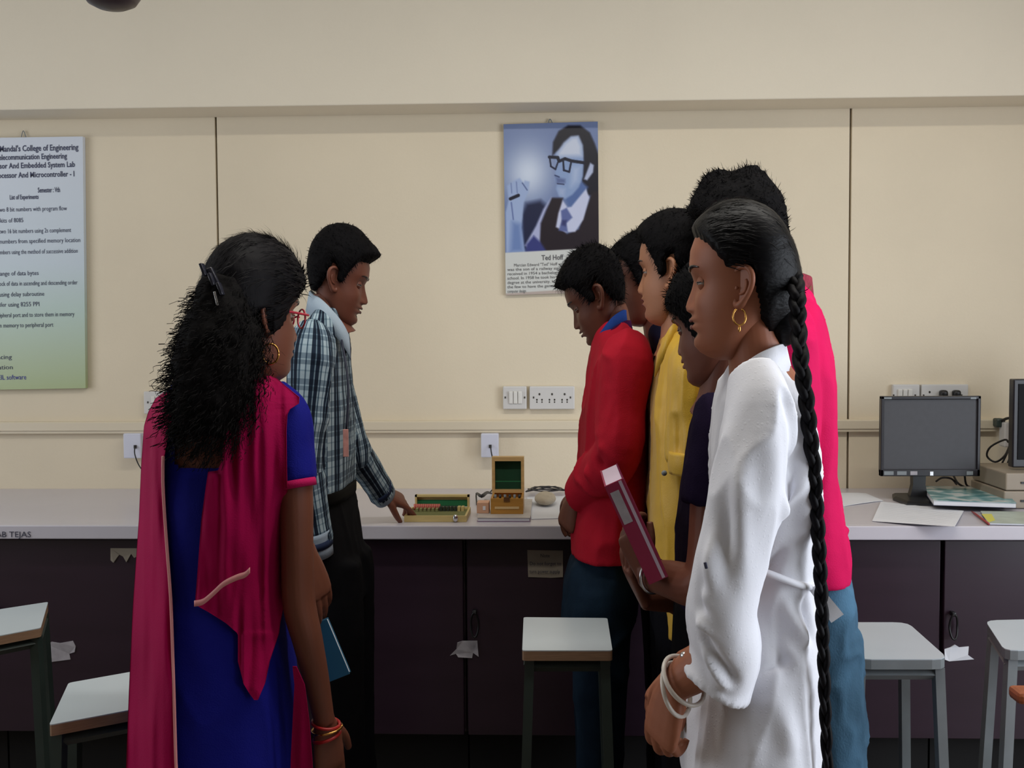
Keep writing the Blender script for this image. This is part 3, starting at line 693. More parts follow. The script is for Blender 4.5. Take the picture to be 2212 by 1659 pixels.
def monitor(x0, y0, x1, y1, Y, label, cxp, basew, details=True):
    A = P(x0, y1, Y); B = P(x1, y0, Y); cx = (A[0] + B[0]) / 2; wd = B[0] - A[0]; ht = B[2] - A[2]; cz = (A[2] + B[2]) / 2
    t = thing('monitor', label, 'monitor', (cx, Y, HC))
    bz = .010; mb = MB()
    mb.box((cx, Y + .018, cz), (wd - .01, .03, ht - .01), 0, None, .006)
    for s_ in (-1, 1): mb.box((cx + s_ * (wd - bz) / 2, Y, cz), (bz, .02, ht), 0, None, .002)
    mb.box((cx, Y, B[2] - bz / 2), (wd, .02, bz), 0, None, .002); mb.box((cx, Y, A[2] + .011), (wd, .02, .022), 0, None, .002)
    adopt(mb.obj('housing', M['bezel']), t)
    adopt(MB().box((cx, Y - .001, cz + .005), (wd - 2 * bz, .004, ht - bz - .022)).obj('screen', M['screen']), t)
    bxp = P(cxp, 1060, Y)[0]; yb = Y + .03
    adopt(MB().loft([np.array([[bxp + dx * k, yb + dy, z_] for dx, dy in ((-.022, -.012), (.022, -.012), (.022, .016), (-.022, .016))]) for z_, k in ((HC + .012, 1.3), (HC + .05, .9), (A[2] + .05, 1.0))]).obj('stand_neck', M['blackp']), t)
    ring = [(-1, -.9), (1, -.9), (1.1, .2), (.8, 1), (-.8, 1), (-1.1, .2)]
    adopt(MB().loft([np.array([[bxp + dx * basew * k, yb - .03 + dy * .1 * k, z_] for dx, dy in ring]) for z_, k in ((HC + .0006, 1.), (HC + .008, 1.), (HC + .014, .9))]).obj('stand_base', M['blackp']), t)
    if details:
        for xx, w_ in ((x0 + 18, .024), (x1 - 14, .018)):
            q = P(xx, y0 + 5, Y - .0105); adopt(MB().box(q, (w_, .001, .006)).obj('sticker', M['iron2']), t)
        for xx, w_, c_ in ((x0 + 20, .03, 'iron2'), (x0 + 48, .03, 'iron2'), (x0 + 74, .022, 'tornp'), (x1 - 22, .02, 'iron2')):
            q = P(xx, y1 - 6, Y - .0106); adopt(MB().box(q, (w_, .001, .012)).obj('sticker', M[c_]), t)
        q = P((x0 + x1) / 2 + 4, y1 - 5, Y - .0105); adopt(MB().box(q, (.012, .002, .014), 0, None, .001).obj('badge', M['silver']), t)
    return t
monitor(1900, 855, 2117, 1028, 3.44, 'grey-screened monitor standing on the right part of the counter', 1990, .075)
# second monitor on a low stack of machines at the edge
mz = P(2188, 1012, 3.3)[2]
t = thing('desktop_computer', 'two stacked beige flat machines under the cut-off black monitor', 'computer', (P(2240, 1050, 3.3)[0], 3.3, Z))
xa = P(2166, 1050, 3.3)[0]; bgm = mat('beige_machine', (150, 138, 122), .5, .06, 10); hz = (mz - Z - .012) / 2
for k in range(2):
    adopt(MB().box((xa + .16 + .005 * k, 3.42, Z + hz * (k + .5)), (.32, .26, hz - .002), 0, None, .004).obj('machine_case', bgm), t)
    adopt(MB().box((xa + .12, 3.2885, Z + hz * (k + .45)), (.14, .003, .006)).obj('drive_slot', M['blackp']), t)
A = P(2186, 1010, 3.36); B = P(2420, 818, 3.36)
t = thing('monitor', 'black monitor cut off by the right edge, raised on beige machines', 'monitor', ((A[0] + B[0]) / 2, 3.36, mz))
adopt(MB().box(((A[0] + B[0]) / 2, 3.375, (A[2] + B[2]) / 2), (B[0] - A[0], .035, B[2] - A[2]), 0, None, .004).obj('housing', M['bezel']), t)
adopt(MB().box(((A[0] + B[0]) / 2, 3.3565, (A[2] + B[2]) / 2 + .005), (B[0] - A[0] - .03, .004, B[2] - A[2] - .04)).obj('screen', mat('black_screen', (16, 17, 20), .6, spec=.15)), t)
adopt(MB().box(((A[0] + B[0]) / 2, 3.42, (mz + A[2]) / 2 + .004), (.12, .08, max(.01, abs(A[2] - mz) + .02)), 0, None, .002).obj('stand_foot', M['blackp']), t)
# adapter and wall plug with cables
t = thing('power_adapter', 'white power adapter plugged in at the trunking near the right edge', 'adapter', P(2172, 950, WY - .05))
q = P(2174, 938, WY - .06); adopt(MB().box(q, (.032, .05, .085), 0, None, .005).obj('adapter_body', M['white']), t)
q2 = P(2158, 913, WY - .04); adopt(MB().box(q2, (.03, .04, .03), 0, None, .006).obj('plug_head', M['iron']), t)
adopt(MB().tube([q2, P(2172, 905, WY - .08), P(2186, 902, WY - .12)], [.005, .005, .004], 8).obj('cable', M['cable'], None, True), t)
cb = MB()
for pts in ([(2178, 955), (2170, 950), (2140, 965), (2132, 985), (2150, 998), (2170, 985), (2180, 965)], [(2184, 960), (2165, 1000), (2140, 1040), (2120, 1052), (2090, 1050), (2084, 1028)],
            [(2186, 975), (2172, 1010), (2150, 1030), (2130, 1050), (2100, 1056), (2072, 1046), (2060, 1028)], [(2022, 1040), (2035, 1032), (2055, 1034), (2066, 1046)], [(2176, 1020), (2150, 1036), (2140, 1052), (2160, 1056)]):
    cb.tube([P(x, y, WY - .12 - .02 * (i % 3)) for i, (x, y) in enumerate(pts)], [.0034] * len(pts), 8)
tag(cb.obj('cable_tangle', M['cable'], None, True), 'tangle of black cables behind the magazine and monitor at right', 'cable', kind='stuff')
# ------------------------------------------------------------------ people
Q = 0.76
def skin(name, rgb):
    m = mat(name, rgb, .5, .06, 14, .06, 260, spec=.35)
    b = m.node_tree.nodes['Principled BSDF']; b.inputs['Subsurface Weight'].default_value = .06; b.inputs['Subsurface Radius'].default_value = (.01, .004, .002)
    return m
EYEW = mat('eye_white', (150, 134, 124), .35); DARK = mat('eye_dark', (24, 16, 14), .2)
HAIRM = mat('black_hair', (14, 12, 15), .6, .25, 30, .4, 160, spec=.10, aniso=(1, 1, .25))
CURLM = mat('curly_hair', (12, 10, 10), .8, .3, 60, .6, 120, spec=.08)
HAIRS = mat('short_black_hair', (12, 11, 13), .75, .3, 60, .5, 220, spec=.07)

def smooth01(x): x = np.clip(x, 0, 1); return x * x * (3 - 2 * x)
Zk = [-.112, -.106, -.098, -.088, -.078, -.068, -.058, -.050, -.044, -.036, -.024, -.010, .004, .016, .030, .045, .065, .085, .100, .112, .120, .1245, .1255]
Fk = [.040, .062, .078, .087, .0885, .085, .092, .0895, .0955, .0905, .088, .087, .0855, .086, .0935, .0965, .094, .084, .070, .050, .031, .012, .002]
Bk = [.000, -.004, -.010, -.018, -.030, -.044, -.056, -.064, -.068, -.074, -.082, -.089, -.094, -.097, -.099, -.100, -.096, -.086, -.073, -.054, -.034, -.013, -.002]
Wk = [.018, .032, .042, .050, .055, .059, .062, .064, .0655, .067, .069, .0705, .072, .0735, .0755, .077, .0765, .070, .060, .045, .029, .012, .002]
NZ = [-.112, -.040, -.0355, -.031, -.024, -.016, -.004, .008, .018, .03, .13]
NA = [0, 0, .006, .0195, .0240, .0205, .0135, .0075, .0025, 0, 0]
NS = [.012, .013, .0145, .0145, .0125, .0095, .0075, .0065, .007, .01, .01]
def head_grid(nz=120, na=112, nose=1.0, lips=1.0, fat=1.0):
    z = np.interp(np.linspace(0, 1, nz), [0, .12, .55, .85, 1], [-.112, -.095, .02, .105, .1255])
    th = np.linspace(0, 2 * math.pi, na, endpoint=False)
    # more columns near the face midline
    th = th - .45 * np.sin(th) * .9
    f = np.interp(z, Zk, Fk); b = np.interp(z, Zk, Bk); w_ = np.interp(z, Zk, Wk) * fat
    ks = np.array([1, 2, 3, 2, 1.]); ks /= ks.sum()
    sm = lambda a: np.concatenate([a[:2], np.convolve(a, ks, 'valid'), a[-2:]])
    b, w_ = sm(b), sm(w_)
    fs_ = f.copy()
    for _ in range(26): fs_ = sm(fs_)
    fd = (f - fs_); f = fs_
    xc = b + (f - b) * .46
    c = np.cos(th)[None]; s = np.sin(th)[None]
    jaw = smooth01((-.02 - z) / .07)[:, None]
    n = 2.25 - .15 * jaw
    cc = np.sign(c) * np.abs(c) ** (2 / n); ss = np.sign(s) * np.abs(s) ** (2 / n)
    X = xc[:, None] + np.where(c > 0, (f - xc)[:, None] * cc, (xc - b)[:, None] * -(-cc)); Y = w_[:, None] * ss
    Zg = np.repeat(z[:, None], na, 1)
    Y = Y * (1 - .10 * jaw * np.clip(c, 0, 1))
    X = X + fd[:, None] * np.exp(-(Y / .021) ** 2) * (c > 0)
    na_ = np.interp(z, NZ, NA)[:, None] * nose; ns = np.interp(z, NZ, NS)[:, None]
    X = X + na_ * np.exp(-(Y / ns) ** 2 * 1.0) * (c > 0)
    g = lambda y0, z0, sy, sz: np.exp(-(((np.abs(Y) - y0) / sy) ** 2 + ((Zg - z0) / sz) ** 2)) * (c > 0)
    X = X - .0115 * g(.030, .012, .016, .013)        # eye sockets
    X = X + .0045 * g(.028, .036, .022, .009)        # brow ridge
    X = X + .0050 * g(.040, -.018, .018, .018)       # cheek bones
    X = X + .0045 * g(.013, -.029, .006, .006) * nose   # nostril wings
    X = X + (.0040 * g(0, -.0455, .020, .0042) + .0048 * g(0, -.0575, .017, .0048) - .0035 * g(0, -.0515, .024, .0016)) * lips
    X = X - .003 * g(0, -.0675, .02, .005) + .003 * g(0, -.084, .016, .010)
    return X, Y, Zg, th
def hairline(phi, kind):
    if kind == 'f':
        k = [0, 25, 45, 60, 75, 88, 100, 115, 130, 150, 180]; v = [.080, .078, .068, .050, .026, .030, .040, .000, -.050, -.072, -.078]
    elif kind == 'fl':   # hair falling over the forehead side
        k = [0, 25, 45, 60, 75, 88, 100, 115, 130, 150, 180]; v = [.052, .044, .030, .010, -.020, -.030, .010, .000, -.050, -.072, -.078]
    else:
        k = [0, 25, 45, 55, 66, 76, 86, 94, 106, 116, 128, 150, 180]; v = [.074, .072, .066, .050, .020, -.012, -.006, .032, .036, .0, -.036, -.048, -.050]
    return np.interp(phi, k, v)

def frame(px, py, Y, yaw, pitch, roll=0, S=1.0):
    o = P(px, py, Y)
    Rm = np.array(Matrix.Rotation(R(yaw), 3, 'Z') @ Matrix.Rotation(R(pitch), 3, 'Y') @ Matrix.Rotation(R(roll), 3, 'X'))
    def tr(v):
        v = np.asarray(v, float) * S; r = v @ Rm.T; r[..., 0] *= Q; return o + r
    return tr

def head_mesh(tr, mb, **kw):
    X, Y, Zg, th = head_grid(**kw)
    rings = [tr(np.stack([X[i], Y[i], Zg[i]], 1)) for i in range(len(X))]
    mb.loft(rings, 0)
    # ears
    for s in (1, -1):
        def ear(u, v, d):   # u along the ear height, v forward, d out of the head
            ang = R(24)
            return tr([-.004 + v * math.cos(ang) - d * math.sin(ang), s * (.070 + d * math.cos(ang) + (-v) * math.sin(ang)), u * .9])
        hel = [(-.010, .010, .000), (.004, .015, .002), (.022, .015, .004), (.032, .006, .007), (.033, -.006, .010), (.024, -.016, .012), (.008, -.018, .012), (-.008, -.013, .010), (-.022, -.004, .006), (-.030, .003, .004), (-.030, .010, .001), (-.020, .012, .000)]
        mb.tube([ear(*p) for p in hel], [.0042, .0042, .0042, .0042, .0044, .0044, .0044, .0042, .0050, .0062, .0055, .004], 8, 0, 1.0, 3)
        # shell
        cen = ear(-.0, -.001, .003); V = [cen]; ring = [ear(p[0] * .95, p[1] * .95, p[2] - .001) for p in hel]
        mb.add(V + ring, [(0, i + 1, (i + 1) % len(ring) + 1) for i in range(len(ring))], 0)
        mb.tube([ear(.012, -.008, .007), ear(.004, -.009, .008), ear(-.008, -.006, .006), ear(-.012, .004, .003)], [.002, .003, .003, .002], 6, 0, 1, 3)
        mb.tube([ear(-.004, .013, .000), ear(-.001, .010, .005), ear(.004, .012, .001)], [.003, .003, .002], 6, 0, 1, 2)
    # eyes, lids
    for s in (1, -1):
        c = [.0690, s * .0305, .012]
        for i, (r, mi, dx) in enumerate(((.0118, 1, 0), (.0060, 2, .0066))):
            V = []; rr = []
            for k in range(9):
                ph = math.pi * (k + .02) / 8.04; t = np.linspace(0, 2 * math.pi, 14, endpoint=False)
                rr.append(tr(np.stack([c[0] + dx + r * np.cos(ph) * np.ones(14), c[1] + r * np.sin(ph) * np.cos(t), c[2] - (.001 if i else 0) + r * np.sin(ph) * np.sin(t)], 1)))
            mb.loft(rr, mi)
        for sg, cut in ((1, .03), (-1, .26)):
            rr = []
            for k in range(6):
                el = cut + (1.45 - cut) * k / 5; t = np.linspace(-1.5, 1.5, 12); r = .0130
                rr.append(tr(np.stack([c[0] + r * np.cos(el) * np.cos(t), c[1] + r * np.cos(el) * np.sin(t), np.full(12, c[2] + sg * r * np.sin(el))], 1)))
            mb.loft(rr, 0, False, False)
        mb.tube([tr([c[0] + .0128 * math.cos(t), c[1] + .0128 * math.sin(t), c[2] + .0006]) for t in np.linspace(-1.2, 1.2, 7)], [.0006, .0010, .0012, .0012, .0012, .0010, .0006], 6, 2, 1, 1)
        def sx(y, z):
            k = np.argmin((Y - y) ** 2 + (Zg - z) ** 2 + (X < 0) * 9); return X.flat[k]
        mb.tube([tr([sx(s * (.012 + .036 * a), .031 + .007 * math.sin(a * 2.4)) + .0004, s * (.012 + .036 * a), .031 + .007 * math.sin(a * 2.4)]) for a in np.linspace(0, 1, 7)], [.0012, .0024, .0028, .0028, .0024, .0018, .0008], 6, 2, 1, 2)
    # lip colour
    for z0, dz, wd, ex in ((-.0462, .0030, .020, .0008), (-.0572, .0040, .0175, .0010)):
        rr = []
        for a in np.linspace(-1, 1, 13):
            y = wd * a; xx = np.interp(z0, Zk, Fk) + (.0035 - .014 * a * a)
            t = np.linspace(0, 2 * math.pi, 8, endpoint=False); k = max(.08, math.sqrt(1 - a * a * .96))
            rr.append(tr(np.stack([xx + .0036 * k * np.cos(t), np.full(8, y), z0 + dz * k * np.sin(t)], 1)))
        mb.loft(rr, 3)
    return mb

def hair_mesh(tr, kind, t_top, t_front, t_side, t_back, bumps=(), nstr=2500, slen=.016, lift=.45, low=None, seed=1, flow=(.6, 0, -.5), rough=.002, curl=False, width=.0007, jit=.35):
    X, Y, Zg, th = head_grid(110, 96, nose=0, lips=0)
    xc = .0; Pn = np.stack([X + .002, Y, Zg], -1); cen = np.array([-.004, 0, .02])
    D = Pn - cen; L = np.linalg.norm(D, axis=-1, keepdims=True); n = D / L
    phi = np.degrees(np.arctan2(np.abs(Y), X))
    zl = hairline(phi, kind) if low is None else low(phi)
    rg = np.random.default_rng(seed)
    jag = .004 * fbm(Pn.reshape(-1, 3) * 70, seed).reshape(phi.shape)
    inside = smooth01((Zg - zl + jag) / .014 )
    up = np.clip(n[..., 2], 0, 1); fr = np.clip(n[..., 0], 0, 1) ** 1.5; bk = np.clip(-n[..., 0], 0, 1); sd = np.abs(n[..., 1])
    T = (t_top * up ** 1.5 + t_front * fr * (up > .2) * smooth01((up - .2) / .3) + t_side * sd * (1 - up) + t_back * bk * (1 - .5 * up)) + .004
    for (d, amp, wd) in bumps:
        d = np.array(d, float); d /= np.linalg.norm(d)
        T = T + amp * np.exp(-(np.arccos(np.clip(n @ d, -1, 1)) / wd) ** 2)
    T = T + rough * fbm(Pn.reshape(-1, 3) * 55, seed + 3).reshape(phi.shape) + rough * .6 * fbm(Pn.reshape(-1, 3) * np.array([60, 200, 60]), seed + 9).reshape(phi.shape)
    off = np.where(inside > 0, inside * T, 0) - .007 * (1 - inside)
    G = Pn + n * off[..., None]
    mb = MB(); mb.loft([tr(G[i]) for i in range(len(G))], 0)
    # strands
    ok = np.argwhere(inside > .35); w8 = (L[..., 0] ** 2)[ok[:, 0], ok[:, 1]]
    ok = ok[rg.integers(0, len(ok), nstr)]
    V = []; Fc = []
    fl = np.array(flow)
    for i, (a, b) in enumerate(ok):
        p = G[a, b]; nn = n[a, b]
        d = fl - nn * (fl @ nn) + rg.normal(0, jit, 3); d /= np.linalg.norm(d) + 1e-9
        d = d * (1 - lift) + nn * lift * rg.uniform(.3, 1.1); d /= np.linalg.norm(d)
        sidev = np.cross(d, nn); sidev /= np.linalg.norm(sidev) + 1e-9
        l = slen * rg.uniform(.5, 1.2); wq = width * rg.uniform(.7, 1.6)
        base = p - nn * .003; k = len(V)
        mid = base + d * l * .55; tip = base + d * l - nn * l * .18
        V += [base - sidev * wq, base + sidev * wq, mid + sidev * wq * .8, mid - sidev * wq * .8, tip]
        Fc += [(k, k + 1, k + 2, k + 3), (k + 3, k + 2, k + 4)]
    mb.add(tr(np.array(V)), Fc, 0)
    return mb

def hand_parts(mb, wrist, direc, dorsal, side, curl=(.3, .35, .4, .45), thumb=.5, S=1.0, spread=.10, q=Q, point=None):
    """palm, four fingers and a thumb; side = +1 puts the thumb towards cross(dorsal, direc)"""
    d = np.array(direc, float); d /= np.linalg.norm(d); n = np.array(dorsal, float); n -= d * (n @ d); n /= np.linalg.norm(n); s = np.cross(n, d) * side
    wr = np.asarray(wrist, float)
    def W(x, y, z):
        v = (d * x + s * y + n * z) * S; v[0] *= q; return wr + v
    # palm as a loft
    rr = []
    for x, hw, hz, y0 in ((-.012, .025, .019, 0), (.010, .029, .018, .001), (.035, .037, .0165, .002), (.062, .040, .0145, .001), (.082, .039, .012, 0), (.092, .034, .009, 0)):
        t = np.linspace(0, 2 * math.pi, 16, endpoint=False)
        rr.append(np.array([W(x, y0 + hw * math.copysign(abs(math.cos(a)) ** .8, math.cos(a)), hz * math.sin(a) - (.004 if math.sin(a) < 0 else 0)) for a in t]))
    mb.loft(rr)
    for k, (y, L, r) in enumerate(((.029, .072, .0092), (.0095, .080, .0095), (-.0105, .074, .009), (-.029, .058, .008))):
        x = .084 - .004 * abs(k - 1.2); z = -.002; ang = 0.0; p = [W(x - .018, y, z), W(x, y, z)]; cx, cy, cz = x, y, z
        c_ = curl[k]; sp = spread * (1.3 - k) * .9
        for f_, bend in ((.42, .9), (.32, 1.15), (.26, .8)):
            ang += c_ * bend
            cx += L * f_ * math.cos(ang) * math.cos(sp); cy += L * f_ * math.cos(ang) * math.sin(sp); cz -= L * f_ * math.sin(ang)
            p.append(W(cx, cy, cz))
        mb.tube(p, [r * S, r * 1.06 * S, r * 1.0 * S, r * .88 * S, r * .66 * S], 10, 0, q * .5 + .5, 3)
    p = [W(.012, .020, -.006), W(.030, .037, -.012)]
    cx, cy, cz = .030, .037, -.012; a = 1.0 - .5 * thumb; dn = .25 + .6 * thumb
    for L in (.034, .030):
        cx += L * math.cos(a) ; cy += L * math.sin(a) * .75; cz -= L * dn * .7; a -= .35 * thumb + .2; p.append(W(cx, cy, cz))
    mb.tube(p, [.014 * S, .0125 * S, .0108 * S, .0075 * S], 10, 0, q * .5 + .5, 3)

def rows_loft(rows, Y, n=2.4, inset=0.0, seg=48, sub=3):
    """horizontal rings from rows (py, left px, right px, half depth, dY)"""
    rows = [r if len(r) == 5 else tuple(r) + (0,) for r in rows]
    C = []; A = []
    for (py, l, r, b, dy) in rows:
        pl = P(l, py, Y + dy); pr_ = P(r, py, Y + dy); C.append((pl + pr_) / 2); A.append([(pr_[0] - pl[0]) / 2, b])
    C = np.array(C); A = np.array(A); m = len(rows)
    pts, _ = spline(list(np.concatenate([C, A], 1)), [1] * m, sub)
    th = np.linspace(0, 2 * math.pi, seg, endpoint=False); rings = []
    Lr = spline([np.array([PXl, PXr, 0.]) for PXl, PXr in [(r[1], r[2]) for r in rows]], [1] * m, sub)[0]
    for p, lr in zip(pts, Lr):
        ax, b = p[3], max(p[4] - inset, .01); cx0 = p[0]
        ux = np.sign(np.cos(th)) * np.abs(np.cos(th)) ** (2 / n); uy = np.sign(np.sin(th)) * np.abs(np.sin(th)) ** (2 / n)
        for _ in range(4):      # keep the outline the photograph shows, seen from the camera
            ring = np.stack([cx0 + ux * ax, p[1] + uy * b, np.full(seg, p[2])], 1); q = PX(ring); s_ = p[1] / F
            cx0 += ((lr[0] + lr[1]) / 2 - (q.min() + q.max()) / 2) * s_; ax += ((lr[1] - lr[0]) - (q.max() - q.min())) / 2 * s_; ax = max(ax, .01)
        a = max(ax - inset, .01)
        rings.append(np.stack([cx0 + ux * a, p[1] + uy * b, np.full(seg, p[2])], 1))
    return rings

def cloth(name, m, root, lofts, voxel=.006, smooth_it=6, amp=.004, freq=(9, 9, 3), folds=(), seed=0, cut=None, uvseg=None, fine=.0012, zmin=None):
    mb = MB()
    for l in lofts:
        if callable(l): l(mb)
        else: mb.loft(l)
    V, N, Fc = remesh(mb, voxel, smooth_it)
    d = amp * fbm(V * np.array(freq), seed, 2)
    rd = 1 - np.abs(noise(V * np.array(freq) * 1.7 + 5, seed + 5)) * 2; d += amp * .7 * np.clip(rd, 0, 1) ** 2
    d += fine * fbm(V * 38, seed + 11, 2)
    for f in folds:
        A, B, wd, h = f; dist, t = seg_dist(V, A, B); d += h * np.exp(-(dist / wd) ** 2) * np.sin(np.clip(t, .02, .98) * math.pi) ** .5
    d = d * (.25 + .75 * smooth01((V[:, 2] - V[:, 2].min() - .008) / .05))
    V = V + N * d[:, None]
    if zmin is not None: V[:, 2] = np.maximum(V[:, 2], zmin)
    if cut is not None:
        fc = np.array([V[list(f)].mean(0) for f in Fc]); keep = ~cut(fc); Fc = [f for f, k in zip(Fc, keep) if k]
    o = mesh_obj(name, V, Fc, m, None, True); adopt(o, root)
    if uvseg is not None:
        # uv from the nearest limb axis : u = arc around it, v = length along it
        me = o.data; n = len(me.loops); li = np.empty(n, dtype=np.int64); me.loops.foreach_get('vertex_index', li)
        ls = np.array([p.loop_start for p in me.polygons]); lt = np.array([p.loop_total for p in me.polygons])
        fidx = np.repeat(np.arange(len(lt)), lt); fcn = np.array([V[list(p.vertices)].mean(0) for p in me.polygons])
        D = np.stack([seg_dist(fcn, s_[0], s_[1])[0] / s_[2] for s_ in uvseg], 1); cl = D.argmin(1)
        uv = np.zeros((n, 2))
        for k, (A, B, rad) in enumerate(uvseg):
            A = np.array(A); B = np.array(B); ax = (B - A) / np.linalg.norm(B - A)
            e1 = np.cross(ax, [0, 1, 0]); e1 /= np.linalg.norm(e1); e2 = np.cross(ax, e1)
            def ang(Pp): v = Pp - A; return np.arctan2(v @ e2, v @ e1)
            sel = cl[fidx] == k
            va = ang(V[li[sel]]); fa = ang(fcn)[fidx[sel]]
            dlt = (va - fa + math.pi) % (2 * math.pi) - math.pi
            uv[sel, 0] = (fa + dlt) * rad * 1.0; uv[sel, 1] = (V[li[sel]] - A) @ ax
        lay = me.uv_layers.new(name='cloth'); lay.data.foreach_set('uv', uv.ravel())
    return o

def tubef(pts, rad, q=Q, flat=None, seg=20):
    return lambda mb: mb.tube(pts, rad, seg, 0, q, 5, flat)

def legs(Y, hipx, footx, hz, col_rows=None): pass

def shoes(root, spots, m, yaw):
    for (x, y) in spots:
        c, s = math.cos(R(yaw)), math.sin(R(yaw)); rr = []
        for t, hw, h in ((-.09, .02, .05), (-.08, .034, .075), (-.04, .04, .085), (.02, .042, .07), (.08, .048, .05), (.13, .044, .038), (.165, .025, .025)):
            a = np.linspace(0, 2 * math.pi, 16, endpoint=False)
            lx = np.full(16, t); ly = hw * np.cos(a); lz = np.maximum(.001, h / 2 + h / 2 * np.sin(a) * 1.0)
            rr.append(np.stack([x + (lx * c - ly * s) * Q, y + lx * s + ly * c, lz], 1))
        o = MB().loft(rr).obj('shoe', m, None, True); adopt(o, root)

def body_obj(root, mb_head, parts, skinm, lipm):
    """one mesh: skin of head, neck, trunk, arms, hands and legs"""
    V, N, Fc = parts
    mb = mb_head; mb.add(V, Fc, 0)
    return adopt(mb.obj('body', [skinm, EYEW, DARK, lipm], None, True), root)

def torus(name, c, R1, r, ax1, ax2, m, root, n=36, arc=(0, 2 * math.pi), q=1.0):
    th = np.linspace(arc[0], arc[1], n)
    pts = [np.array(c) + (np.array(ax1) * math.cos(t) + np.array(ax2) * math.sin(t)) * R1 for t in th]
    o = MB().tube(pts, [r] * n, 8, 0, 1, 1).obj(name, m, None, True); return adopt(o, root)
LIP = mat('lips', (112, 58, 52), .4); LIPD = mat('lips_dark', (84, 46, 40), .45)
SK1 = skin('brown_skin', (150, 92, 66)); SK2 = skin('dark_brown_skin', (112, 66, 50)); SK3 = skin('light_brown_skin', (168, 116, 86)); SK4 = skin('deep_brown_skin', (104, 62, 46))
def fabric(name, rgb, rough=.85, var=.06, vs=10, bump=.35, bs=420, **k): return mat(name, rgb, rough, var, vs, bump, bs, spec=.05 if max(rgb) < 60 else .15, **k)
NAVYP = fabric('dark_trousers', (14, 14, 17)); JEAN = fabric('dark_denim', (24, 38, 52), .85, .16, 22); SHOE = mat('black_shoe', (26, 22, 22), .35)

def neck(mb, top, bot, r0=.052, r1=.060, front=None):
    top = np.array(top); bot = np.array(bot)
    mb.tube([top + (top - bot) * .25, top, top * .5 + bot * .5, bot, bot + (bot - top) * .3], [r0 * .9, r0, (r0 + r1) / 2 * .98, r1, r1 * 1.25], 28, 0, Q + .04, 4)

def coarse(mb, rows, Y, inset=.012): mb.loft(rows_loft(rows, Y, inset=inset, seg=28, sub=2))

def fine_parts(fs, voxel=.0024):
    mb = MB()
    for f in fs: f(mb)
    return remesh(mb, voxel, 3)

def leg_pair(xh, Y, zh, xf, sep=.085, r=(.088, .078, .056, .052, .048), kneef=0.0, yf=None, swing=(0, 0)):
    out = []
    for i, s in enumerate((-1, 1)):
        y0 = Y + s * sep; yb = (Y if yf is None else yf) + s * sep * .95
        hx = np.array([xh, y0, zh]); ft = np.array([xf + swing[i], yb, .075])
        kn = hx * .48 + ft * .52 + [kneef, 0, 0]
        out.append(([hx + [0, -s * .01, .04], hx * .75 + kn * .25, kn, kn * .4 + ft * .6, ft], list(r)))
    return out

def person(label, loc):
    return thing('person', label, 'person', loc, None)

